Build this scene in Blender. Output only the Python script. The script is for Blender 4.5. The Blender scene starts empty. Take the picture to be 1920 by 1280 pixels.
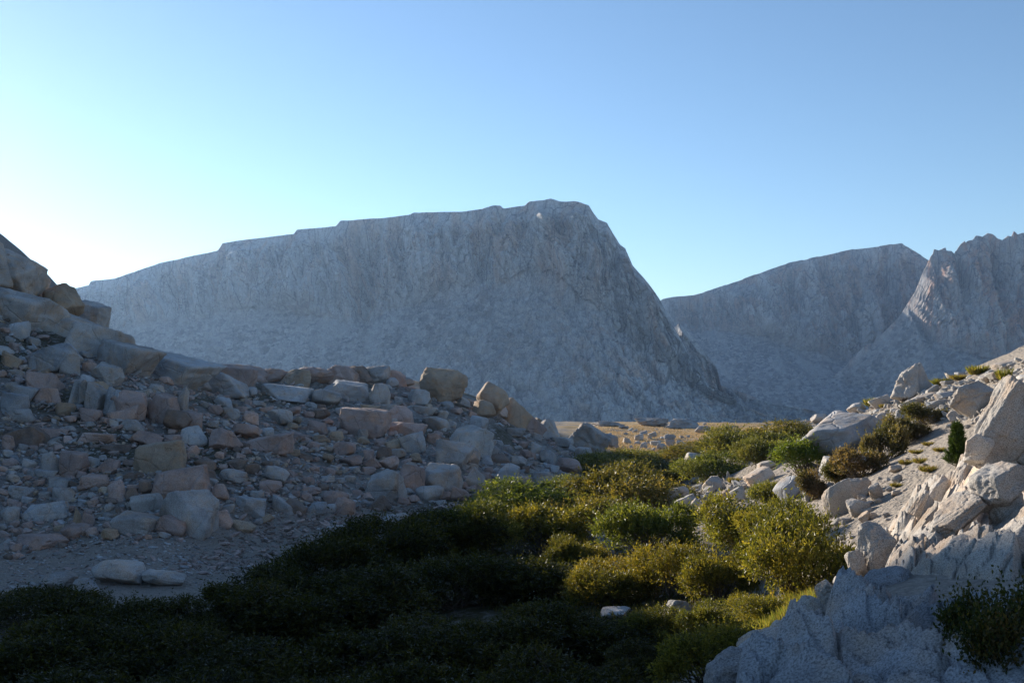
import bpy, bmesh, math, random
import numpy as np

# ------------------------------------------------------------------ camera, sky, sun, exposure
FOC = 1920 * 35.0 / 36.0            # focal length in photograph pixels
HORIZON = 720.0                     # level line in the photograph
SUN_AZ, SUN_EL = math.radians(-38.0), math.radians(13.0)
scene = bpy.context.scene
col = scene.collection

cam_data = bpy.data.cameras.new('camera')
cam_data.lens, cam_data.sensor_width, cam_data.sensor_fit = 35.0, 36.0, 'HORIZONTAL'
cam_data.shift_y = (HORIZON - 640.0) / 1920.0
cam_data.clip_start, cam_data.clip_end = 0.1, 20000.0
cam = bpy.data.objects.new('camera', cam_data)
cam.location = (0, 0, 0)
cam.rotation_euler = (math.pi / 2, 0, 0)
col.objects.link(cam)
scene.camera = cam

world = bpy.data.worlds.new('World')
scene.world = world
world.use_nodes = True
wn, wl = world.node_tree.nodes, world.node_tree.links
bg = wn['Background']
sky = wn.new('ShaderNodeTexSky')
sky.sky_type = 'NISHITA'
sky.sun_disc = False
sky.sun_elevation = SUN_EL
sky.sun_rotation = SUN_AZ
sky.altitude = 900.0
sky.air_density, sky.dust_density, sky.ozone_density = 1.0, 0.14, 2.6
wl.new(sky.outputs['Color'], bg.inputs['Color'])
bg.inputs['Strength'].default_value = 0.098

sun_dir = np.array([math.sin(SUN_AZ) * math.cos(SUN_EL), math.cos(SUN_AZ) * math.cos(SUN_EL), math.sin(SUN_EL)])
sd = bpy.data.lights.new('sun', 'SUN')
sd.energy, sd.angle, sd.color = 5.0, math.radians(0.55), (1.0, 0.90, 0.76)
sun = bpy.data.objects.new('sun', sd)
from mathutils import Vector
sun.rotation_euler = Vector(sun_dir.tolist()).to_track_quat('Z', 'Y').to_euler()
sun.location = (-40, 50, 60)
col.objects.link(sun)

vs = scene.view_settings
vs.view_transform, vs.look, vs.gamma, vs.exposure = 'Standard', 'None', 1.0, 0.92
vs.use_curve_mapping = False
scene.cycles.max_bounces = 6
scene.cycles.transparent_max_bounces = 8
scene.cycles.volume_bounces = 0
scene.cycles.use_denoising = True

# ------------------------------------------------------------------ helpers
def ihash(*ks):
    h = np.full(np.broadcast(*ks).shape, 2166136261, dtype=np.uint32)
    for k in ks:
        h = (h ^ (np.asarray(k).astype(np.int64) & 0xFFFFFFFF).astype(np.uint32)) * np.uint32(16777619)
        h ^= h >> np.uint32(15)
        h = h * np.uint32(0x85EBCA6B)
        h ^= h >> np.uint32(13)
    return h.astype(np.float64) / 4294967295.0

def vnoise(seed, *xs):
    """value noise in -1..1 for 2 or 3 coordinate arrays"""
    ii = [np.floor(x).astype(np.int64) for x in xs]
    ff = [x - i for x, i in zip(xs, ii)]
    ff = [f * f * f * (f * (f * 6 - 15) + 10) for f in ff]
    out = 0.0
    n = len(xs)
    for c in range(1 << n):
        w, ks = 1.0, []
        for a in range(n):
            b = (c >> a) & 1
            w = w * (ff[a] if b else 1 - ff[a])
            ks.append(ii[a] + b)
        out = out + w * ihash(np.full(1, seed), *ks)
    return out * 2 - 1

def fbm(seed, *xs, octaves=4, gain=0.5, lac=2.03):
    out, amp, tot = 0.0, 1.0, 0.0
    for o in range(octaves):
        out = out + amp * vnoise(seed + 17 * o, *[x * lac ** o for x in xs])
        tot += amp
        amp *= gain
    return out / tot

def ridged(seed, *xs, octaves=3, gain=0.5):
    out, amp, tot = 0.0, 1.0, 0.0
    for o in range(octaves):
        out = out + amp * (1 - np.abs(vnoise(seed + 31 * o, *[x * 2.07 ** o for x in xs])) * 2)
        tot += amp
        amp *= gain
    return out / tot

def cells(seed, x, y):
    """2-D Voronoi: distance to nearest, gap to second nearest, random of the cell, offset to its centre"""
    ix, iy = np.floor(x).astype(np.int64), np.floor(y).astype(np.int64)
    d1 = np.full(x.shape, 9.0); d2 = np.full(x.shape, 9.0)
    r = np.zeros(x.shape); ox = np.zeros(x.shape); oy = np.zeros(x.shape)
    for a in (-1, 0, 1):
        for b in (-1, 0, 1):
            cx, cy = ix + a, iy + b
            px = cx + ihash(np.full(1, seed), cx, cy)
            py = cy + ihash(np.full(1, seed + 5), cx, cy)
            d = np.hypot(x - px, y - py)
            near = d < d1
            d2 = np.where(near, d1, np.minimum(d2, d))
            r = np.where(near, ihash(np.full(1, seed + 9), cx, cy), r)
            ox = np.where(near, x - px, ox); oy = np.where(near, y - py, oy)
            d1 = np.where(near, d, d1)
    return d1, d2 - d1, r, ox, oy

def sstep(a, b, x):
    t = np.clip((x - a) / (b - a), 0, 1)
    return t * t * (3 - 2 * t)

def mesh_np(name, v, f, mat=None, smooth=True, colors=None):
    """mesh from arrays: v (n,3), f (m,3) or (m,4)"""
    v = np.asarray(v, dtype=np.float32); f = np.asarray(f, dtype=np.int32)
    me = bpy.data.meshes.new(name)
    m, k = f.shape
    me.vertices.add(len(v)); me.vertices.foreach_set('co', v.ravel())
    me.loops.add(m * k); me.loops.foreach_set('vertex_index', f.ravel())
    me.polygons.add(m)
    me.polygons.foreach_set('loop_start', np.arange(0, m * k, k, dtype=np.int32))
    me.update(calc_edges=True)
    me.polygons.foreach_set('use_smooth', np.full(m, smooth, dtype=bool))
    if colors is not None:
        at = me.color_attributes.new('tint', 'FLOAT_COLOR', 'POINT')
        at.data.foreach_set('color', np.asarray(colors, dtype=np.float32).ravel())
    if mat is not None:
        me.materials.append(mat)
    me.validate()
    return me

def link(name, me, parent=None, loc=None, rot=None, scale=None, color=None):
    o = bpy.data.objects.new(name, me)
    col.objects.link(o)
    if parent is not None: o.parent = parent
    if loc is not None: o.location = [float(c) for c in loc]
    if rot is not None: o.rotation_euler = rot
    if scale is not None: o.scale = scale
    if color is not None: o.color = (*color, 1.0)
    return o

def tag(o, label=None, cat=None, group=None, kind=None):
    if label: o['label'] = label
    if cat: o['category'] = cat
    if group: o['group'] = group
    if kind: o['kind'] = kind
    return o

def grid_faces(nr, nc):
    i = np.arange(nr - 1)[:, None] * nc + np.arange(nc - 1)[None, :]
    return np.stack([i, i + 1, i + nc + 1, i + nc], axis=-1).reshape(-1, 4)

# ------------------------------------------------------------------ materials
class NT:
    def __init__(self, name):
        self.m = bpy.data.materials.new(name); self.m.use_nodes = True
        self.n, self.l = self.m.node_tree.nodes, self.m.node_tree.links
        self.b = self.n['Principled BSDF']
        self.pos = self.n.new('ShaderNodeNewGeometry').outputs['Position']
    def node(self, t, **kw):
        x = self.n.new(t)
        for k, v in kw.items(): setattr(x, k, v)
        return x
    def put(self, sock, v):
        if hasattr(v, 'is_linked') or hasattr(v, 'links'): self.l.new(v, sock)
        else: sock.default_value = v
    def scaled(self, sx, sy, sz, src=None):
        x = self.node('ShaderNodeVectorMath', operation='MULTIPLY')
        self.l.new(src or self.pos, x.inputs[0]); x.inputs[1].default_value = (sx, sy, sz)
        return x.outputs[0]
    def noise(self, scale, detail=4, rough=0.55, vec=None, dist=0.0):
        x = self.node('ShaderNodeTexNoise')
        self.l.new(vec or self.pos, x.inputs['Vector'])
        x.inputs['Scale'].default_value, x.inputs['Detail'].default_value = scale, detail
        x.inputs['Roughness'].default_value, x.inputs['Distortion'].default_value = rough, dist
        return x.outputs['Fac']
    def voro(self, scale, vec=None, feature='F1', out='Distance'):
        x = self.node('ShaderNodeTexVoronoi', feature=feature)
        self.l.new(vec or self.pos, x.inputs['Vector']); x.inputs['Scale'].default_value = scale
        return x.outputs[out]
    def ramp(self, fac, *stops):
        x = self.node('ShaderNodeValToRGB'); self.l.new(fac, x.inputs['Fac'])
        e = x.color_ramp.elements
        while len(e) < len(stops): e.new(0.5)
        for el, (p, c) in zip(e, stops):
            el.position = p; el.color = (c, c, c, 1) if isinstance(c, (int, float)) else (*c, 1)
        return x.outputs['Color']
    def mix(self, a, b, fac=0.5, mode='MIX'):
        x = self.node('ShaderNodeMix', data_type='RGBA', blend_type=mode)
        self.put(x.inputs[0], fac)
        for s, v in ((x.inputs[6], a), (x.inputs[7], b)):
            self.put(s, (*v, 1) if isinstance(v, tuple) and len(v) == 3 else v)
        return x.outputs[2]
    def math(self, op, a, b=0.0, c=None):
        x = self.node('ShaderNodeMath', operation=op)
        self.put(x.inputs[0], a); self.put(x.inputs[1], b)
        if c is not None: self.put(x.inputs[2], c)
        return x.outputs[0]
    def bump(self, height, strength, dist, normal=None):
        x = self.node('ShaderNodeBump'); x.inputs['Strength'].default_value = strength
        x.inputs['Distance'].default_value = dist
        self.l.new(height, x.inputs['Height'])
        if normal is not None: self.l.new(normal, x.inputs['Normal'])
        return x.outputs['Normal']
    def finish(self, color, normal=None, rough=0.9, spec=0.15):
        self.put(self.b.inputs['Base Color'], color)
        if normal is not None: self.l.new(normal, self.b.inputs['Normal'])
        self.put(self.b.inputs['Roughness'], rough)
        self.b.inputs['Specular IOR Level'].default_value = spec
        return self.m

def granite(name, speckle=0.35, speck_scale=38.0, crack=0.5, rough_bump=1.0, lichen=0.5):
    """granite whose main colour is the object's own colour"""
    t = NT(name)
    oc = t.node('ShaderNodeObjectInfo')
    big = t.ramp(t.noise(0.55, 5, 0.6, dist=0.4), (0.30, 0.62), (0.70, 1.22))
    c = t.mix(oc.outputs['Color'], big, 1.0, 'MULTIPLY')
    stain = t.ramp(t.noise(1.3, 5, 0.65), (0.46, 0.0), (0.66, 1.0))
    warm = t.mix(c, (1.18, 0.95, 0.76), 1.0, 'MULTIPLY')
    c = t.mix(c, warm, stain)
    run = t.ramp(t.noise(1.0, 5, 0.6, t.scaled(3.2, 3.2, 0.5), 0.4), (0.56, 0.0), (0.70, 0.45))
    c = t.mix(c, t.mix(c, (0.55, 0.55, 0.58), 1.0, 'MULTIPLY'), run)
    li = t.ramp(t.noise(2.6, 7, 0.72), (0.62, 0.0), (0.69, lichen))
    c = t.mix(c, (0.045, 0.043, 0.042), li)
    sp = t.ramp(t.noise(speck_scale, 3, 0.75), (0.36, 1.0 - speckle * 1.6), (0.52, 1.0), (0.72, 1.0 + speckle))
    c = t.mix(c, sp, 1.0, 'MULTIPLY')
    n = t.bump(t.noise(1.7, 7, 0.66), 0.55 * rough_bump, 0.09)
    n = t.bump(t.noise(11.0, 6, 0.7), 0.6 * rough_bump, 0.022, n)
    cr = t.ramp(t.voro(0.9, t.mix(t.pos, t.node('ShaderNodeTexNoise').outputs['Color'], 0.12), 'DISTANCE_TO_EDGE'), (0.0, 0.0), (0.035, 1.0))
    n = t.bump(cr, crack, 0.07, n)
    return t.finish(c, n, 0.88, 0.18)

M_ROCK = granite('granite_boulder', speckle=0.2, speck_scale=34.0)
M_NEAR = granite('granite_coarse', speckle=0.34, speck_scale=75.0, crack=0.15, rough_bump=1.3, lichen=0.2)
# ------------------------------------------------------------------ the ground: one height field through surveyed points
def P(px, py, Y):
    return ((px - 960.0) / FOC * Y, Y, -(py - HORIZON) / FOC * Y)

GP = [P(*a) for a in [
    # gravel flat under the boulder slope
    (100, 1015, 32), (300, 1050, 29.5), (500, 985, 36), (700, 950, 41), (850, 945, 44), (10, 1080, 27), (-150, 1100, 26),
    # boulder slope
    (0, 900, 36), (0, 800, 41), (0, 700, 46), (0, 625, 51), (0, 535, 57), (-20, 490, 62), (150, 900, 37), (150, 800, 42), (150, 700, 48), (120, 640, 54),
    (210, 645, 57), (300, 900, 37), (300, 800, 44), (300, 715, 52), (300, 688, 60), (400, 702, 68), (470, 692, 80), (500, 880, 40), (500, 800, 52), (500, 740, 66),
    (600, 860, 47), (600, 780, 60), (600, 702, 84), (700, 850, 52), (700, 770, 66), (700, 703, 88), (800, 720, 88), (850, 870, 53), (850, 790, 70), (870, 740, 86),
    (950, 770, 90), (900, 910, 50), (1000, 860, 72), (1000, 803, 92), (1120, 835, 100), (1070, 880, 74), (1000, 935, 53),
    # behind the crest
    (60, 600, 95), (150, 670, 100), (300, 705, 110), (500, 745, 125), (750, 760, 130), (950, 800, 135),
    # wet gully and the meadow
    (1150, 885, 79), (1080, 960, 50), (1200, 852, 100), (1300, 818, 141), (1300, 793, 195), (1150, 800, 170), (1420, 795, 185), (1400, 812, 140),
    # gully floor nearer
    (1200, 1060, 29), (1100, 1160, 22), (1300, 1150, 21), (1150, 1010, 36), (1250, 965, 40), (900, 1100, 28), (600, 1140, 25), (300, 1200, 22), (0, 1220, 21),
    (900, 1330, 16), (500, 1400, 15), (100, 1420, 15), (1200, 1290, 15.5),
    # sunny slope
    (1380, 1195, 17), (1480, 1145, 17), (1560, 1085, 17.5), (1620, 1045, 17), (1500, 1010, 24), (1400, 1010, 29), (1560, 960, 26), (1640, 900, 27),
    (1760, 840, 27), (1810, 775, 32), (1500, 900, 36), (1380, 910, 45), (1300, 960, 37), (1300, 880, 62), (1450, 845, 66), (1500, 805, 72), (1400, 830, 85),
    (1600, 780, 52), (1690, 745, 46), (1780, 718, 40), (1920, 680, 31), (1850, 700, 35), (1980, 655, 28), (1700, 960, 19), (1800, 900, 19), (1900, 860, 15), (1890, 950, 12),
    (1750, 1030, 13), (1640, 1075, 11.5), (1920, 1050, 9), (1920, 1090, 8), (1760, 1090, 8.6), (1620, 1120, 8.8), (1560, 1190, 7.8), (1470, 1225, 7.3), (1390, 1275, 6.7), (1650, 1250, 6.4), (1900, 1250, 6.0),
    # behind the sunny crest
    (1600, 800, 80), (1700, 790, 75), (1800, 775, 70), (1920, 745, 60), (2100, 700, 60),
    # the ridge beyond the frame that the skyline leads up to
    (-20, 480, 100), (40, 548, 80), (0, 520, 78), (-60, 434, 140), (-100, 402, 110), (-200, 325, 80), (-300, 262, 62), (-420, 190, 52), (-600, 95, 44),
]] + [
    (0, 0, -1.72), (0.6, 3, -1.75), (1.2, 4.8, -1.75), (-0.6, 3.0, -2.0), (-0.4, 6.2, -3.1), (-3, 6, -4.3), (0.2, 10, -4.9), (-5, 10, -5.7), (-8, 2, -5.6), (-2.5, 0, -3.0), (-20, 10, -5.8), (-30, 22, -4.8),
    (10, 5, 1.0), (20, 20, 3.0), (14, 12, 0.2), (30, 5, 8.0), (5, 3, -0.9), (10, -10, 2.0), (-6, -10, -4.0), (25, -20, 8.0), (-20, -15, -5.0), (-45, 10, 2.0), (-42, 30, 7.0), (-60, 20, 12.0),
    (-59.5, 82, 25.5), (-59.5, 89.5, 23.4), (-59.5, 93.2, 19.2), (-59.5, 98, 17.0), (-70, 92, 27.0), (-70, 98, 23.0), (-70, 104, 20.0), (-70, 111, 19.0), (-95, 140, 14.0), (-110, 100, 18.0), (-80, 60, 17.0), (-90, 30, 18.0), (-70, 175, 0.0), (-120, 200, -4.0), (0, 240, -9.0), (60, 235, -9.0), (100, 200, -6.0), (-60, 250, -9.0), (50, 110, -7.0), (70, 60, 4.0), (90, 110, -4.0),
]
GP = np.array(GP)
def _uv(x, y):
    return np.arctan2(x, y) * 2.4, np.log(np.hypot(x, y) + 1.5)
def _kern(d2):
    return 0.5 * d2 * np.log(d2 + 1e-9)
_ga, _gb = _uv(GP[:, 0], GP[:, 1])
_n = len(GP)
_A = np.zeros((_n + 3, _n + 3))
_A[:_n, :_n] = _kern((_ga[:, None] - _ga) ** 2 + (_gb[:, None] - _gb) ** 2) + np.eye(_n) * 0.0001
_A[:_n, _n:] = np.stack([np.ones(_n), _ga, _gb], 1); _A[_n:, :_n] = _A[:_n, _n:].T
_w = np.linalg.solve(_A, np.concatenate([GP[:, 2] , np.zeros(3)]))

def ground_smooth(x, y):
    x, y = np.asarray(x, float), np.asarray(y, float)
    sh = np.broadcast(x, y).shape
    x, y = np.broadcast_to(x, sh).ravel(), np.broadcast_to(y, sh).ravel()
    a, b = _uv(x, y)
    z = np.empty(len(a))
    for s in range(0, len(a), 40000):
        q = slice(s, s + 40000)
        k = _kern((a[q, None] - _ga) ** 2 + (b[q, None] - _gb) ** 2)
        z[q] = k @ _w[:_n] + _w[_n] + _w[_n + 1] * a[q] + _w[_n + 2] * b[q]
    r = np.hypot(x, y)
    az = np.abs(np.arctan2(x, y))
    z = z + (np.clip(1.0 + 0.05 * r, 0, 9) - 3.0 - z) * sstep(1.7, 2.6, az)
    far = sstep(225, 330, r)
    z = z * (1 - far) - 45.0 * far
    return z.reshape(sh)

_TA = np.radians(np.linspace(-62, 62, 1100)); _TR = np.linspace(math.log(1.5 + 0.6), math.log(340.0), 760)
_ta, _tr = np.meshgrid(_TA, np.exp(_TR) - 1.5)
_TZ = ground_smooth(_tr * np.sin(_ta), _tr * np.cos(_ta))
_exact = ground_smooth
def ground_smooth(x, y):
    x, y = np.asarray(x, float), np.asarray(y, float)
    a = np.arctan2(x, y); r = np.hypot(x, y)
    i = (a - _TA[0]) / (_TA[1] - _TA[0]); j = (np.log(r + 1.5) - _TR[0]) / (_TR[1] - _TR[0])
    bad = (i < 0) | (i > len(_TA) - 1.001) | (j < 0) | (j > len(_TR) - 1.001)
    i = np.clip(i, 0, len(_TA) - 1.001); j = np.clip(j, 0, len(_TR) - 1.001)
    i0, j0 = i.astype(int), j.astype(int); fi, fj = i - i0, j - j0
    z = (_TZ[j0, i0] * (1 - fi) + _TZ[j0, i0 + 1] * fi) * (1 - fj) + (_TZ[j0 + 1, i0] * (1 - fi) + _TZ[j0 + 1, i0 + 1] * fi) * fj
    if bad.any():
        z = np.array(z); z[bad] = _exact(np.broadcast_to(x, z.shape)[bad], np.broadcast_to(y, z.shape)[bad])
    return z

def ground(x, y):
    x, y = np.asarray(x, float), np.asarray(y, float)
    r = np.hypot(x, y)
    k = np.clip(r / 22.0, 0.25, 1.2)
    return ground_smooth(x, y) + k * (0.22 * fbm(3, x * 0.22, y * 0.22, octaves=3) + 0.075 * fbm(4, x * 0.9, y * 0.9, octaves=3))

_YS = np.geomspace(3.0, 330.0, 1400)
def spot(px, py, y_hint=None):
    """where the sight line through a photograph pixel meets the ground"""
    u, v = (px - 960.0) / FOC, (py - HORIZON) / FOC
    d = -v * _YS - ground(u * _YS, _YS)
    below = np.nonzero(d < 0)[0]
    below = below[below > 0]
    if y_hint is not None:
        Y = y_hint
    elif len(below):
        i = below[0]
        Y = _YS[i - 1] + (_YS[i] - _YS[i - 1]) * d[i - 1] / (d[i - 1] - d[i])
    else:
        Y = _YS[np.argmin(np.abs(d[400:])) + 400]
    return u * Y, Y, float(ground(np.array([u * Y]), np.array([Y]))[0])

def pix(x, y, z):
    return 960 + FOC * x / y, HORIZON - FOC * z / y

# sheet: fine where the camera looks, coarse elsewhere
az = np.concatenate([np.linspace(-180, -50, 40)[:-1], np.linspace(-50, -32, 60)[:-1], np.linspace(-32, 31, 500)[:-1], np.linspace(31, 60, 40)[:-1], np.linspace(60, 180, 36)])
rr = np.concatenate([np.geomspace(0.6, 260, 360)[:-1], np.geomspace(260, 3000, 36)])
AZ, RR = np.meshgrid(np.radians(az), rr)
gx, gy = RR * np.sin(AZ), RR * np.cos(AZ)
gz = ground(gx.ravel(), gy.ravel()).reshape(gx.shape)
gpx = 960 + FOC * gx / np.maximum(gy, 0.5); gpy = HORIZON - FOC * gz / np.maximum(gy, 0.5)
front = gy > 2
wob = fbm(41, gx * 0.12, gy * 0.12, octaves=4)
meadow = sstep(88, 104, gy + 14 * wob) * sstep(1000, 1130, gpx + 120 * wob) * (1 - sstep(230, 300, gy)) * front
meadow = meadow * sstep(-0.45, 0.15, fbm(43, gx * 0.06, gy * 0.25, octaves=4) + 0.15)
sand = sstep(2, 6, gx + 0.05 * gy) * (1 - sstep(60, 80, gy)) * front * (1 - meadow)
moss = sstep(0.05, 0.42, fbm(44, gx * 0.25, gy * 0.25, octaves=4)) * sstep(-4.5, 1, -gx) * (gx < 6) * front
gully = sstep(-4.2, -4.9, gz) * sstep(-8, -4, gx + 0.2 * (30 - gy)) * (1 - sstep(3, 7, gx)) * (1 - meadow) * (1 - sstep(44, 60, gy))  # gully floor takes the same dark colour as the moss
flat = sstep(-4.1, -4.6, gz) * (1 - np.clip(gully * 2, 0, 1)) * (gx < 1) * sstep(22, 26, gy) * (1 - sstep(46, 54, gy))
sand = np.clip(sand + 0.75 * flat, 0, 1); moss = moss * (1 - flat)
rock = sstep(12, 8, RR)
cols = np.stack([meadow, sand, np.clip(moss * 0.8 + gully * 1.6, 0, 1), rock], -1).reshape(-1, 4)
t = NT('mountain_ground')
zn = t.node('ShaderNodeAttribute', attribute_name='tint')
sep = t.node('ShaderNodeSeparateColor'); t.l.new(zn.outputs['Color'], sep.inputs[0])
stones = t.ramp(t.voro(5.5, t.scaled(1, 1, 2.0), out='Color'), (0.0, (0.15, 0.13, 0.12)), (0.5, (0.26, 0.235, 0.215)), (1.0, (0.40, 0.38, 0.36)))
fine = t.ramp(t.noise(26, 5, 0.75), (0.3, 0.5), (0.7, 1.3))
gravel = t.mix(t.mix(stones, (0.28, 0.25, 0.225), t.ramp(t.noise(1.1, 5), (0.4, 0.1), (0.6, 0.9))), fine, 1.0, 'MULTIPLY')
sandc = t.mix(t.mix((0.42, 0.365, 0.31), (0.30, 0.26, 0.22), t.noise(1.8, 6, 0.65)), fine, 0.85, 'MULTIPLY')
moss_gully = t.mix((0.055, 0.05, 0.028), (0.10, 0.085, 0.045), t.noise(4.0, 5))
mead = t.mix((0.52, 0.34, 0.16), (0.40, 0.28, 0.14), t.ramp(t.noise(0.35, 6, 0.7, t.scaled(0.6, 1.6, 1)), (0.35, 0.0), (0.62, 1.0)))
mead = t.mix(mead, (0.14, 0.12, 0.06), t.ramp(t.noise(0.16, 5, 0.6), (0.56, 0.0), (0.66, 0.8)))
c = t.mix(gravel, sandc, sep.outputs[1])
c = t.mix(c, moss_gully, t.math('MULTIPLY', sep.outputs[2], t.ramp(t.noise(3.0, 6, 0.7), (0.34, 0.15), (0.50, 1.0))))
c = t.mix(c, mead, sep.outputs[0])
n = t.bump(t.noise(2.2, 8, 0.72), 0.8, 0.14)
n = t.bump(t.voro(5.5, t.scaled(1, 1, 2.0)), 0.7, 0.10, n)
n = t.bump(t.noise(30.0, 4, 0.7), 0.5, 0.02, n)
M_GROUND = t.finish(c, n, 0.95, 0.08)
g = link('ground', mesh_np('ground', np.stack([gx, gy, gz], -1).reshape(-1, 3), grid_faces(len(rr), len(az)), M_GROUND, True, cols))
tag(g, 'gravel, sand and golden meadow ground of the valley and its slopes', 'ground', kind='structure')

# ------------------------------------------------------------------ the far walls
def massif_material(name, base, warm, dark):
    t = NT(name)
    at = t.node('ShaderNodeAttribute', attribute_name='tint')
    sp = t.node('ShaderNodeSeparateColor'); t.l.new(at.outputs['Color'], sp.inputs[0])
    streak = t.noise(1.0, 6, 0.62, t.scaled(0.035, 0.035, 0.008), 0.6)
    c = t.mix(base, warm, t.ramp(streak, (0.47, 0.0), (0.58, 1.0)))
    c = t.mix(c, dark, t.ramp(t.noise(1.0, 7, 0.7, t.scaled(0.09, 0.09, 0.018), 0.3), (0.52, 0.0), (0.62, 0.8)))
    c = t.mix(c, (0.52, 0.51, 0.50), t.ramp(t.noise(1.0, 5, 0.6, t.scaled(0.026, 0.026, 0.006), 0.8), (0.50, 0.0), (0.60, 0.7)))
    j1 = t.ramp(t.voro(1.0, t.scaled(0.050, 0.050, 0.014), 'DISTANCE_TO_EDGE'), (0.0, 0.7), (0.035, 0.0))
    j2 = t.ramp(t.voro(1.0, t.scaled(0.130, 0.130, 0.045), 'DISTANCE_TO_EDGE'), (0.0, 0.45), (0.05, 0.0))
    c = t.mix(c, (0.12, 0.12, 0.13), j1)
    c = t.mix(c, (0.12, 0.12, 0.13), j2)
    tal = t.mix((0.385, 0.38, 0.38), (0.18, 0.18, 0.185), t.ramp(t.voro(0.16, t.scaled(1, 1, 1.3), out='Color'), (0.15, 0.0), (0.85, 1.0)))
    tal = t.mix(tal, (0.40, 0.392, 0.385), t.ramp(t.noise(1.0, 5, 0.6, t.scaled(0.030, 0.012, 0.006), 0.5), (0.50, 0.0), (0.62, 0.7)))
    tal = t.mix(tal, (0.20, 0.20, 0.205), t.ramp(t.noise(1.0, 6, 0.65, t.scaled(0.05, 0.02, 0.02), 0.4), (0.54, 0.0), (0.66, 0.6)))
    c = t.mix(c, tal, sp.outputs[0])
    c = t.mix(c, t.ramp(t.noise(0.55, 6, 0.75), (0.32, 0.66), (0.62, 1.15)), 1.0, 'MULTIPLY')
    n = t.bump(t.noise(1.0, 8, 0.72, t.scaled(0.16, 0.16, 0.05)), 0.5, 2.0)
    n = t.bump(t.voro(0.22, t.scaled(1, 1, 0.55)), 0.5, 1.2, n)
    n = t.bump(t.noise(0.8, 6, 0.75), 0.5, 0.6, n)
    return t.finish(c, n, 0.93, 0.08)

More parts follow.
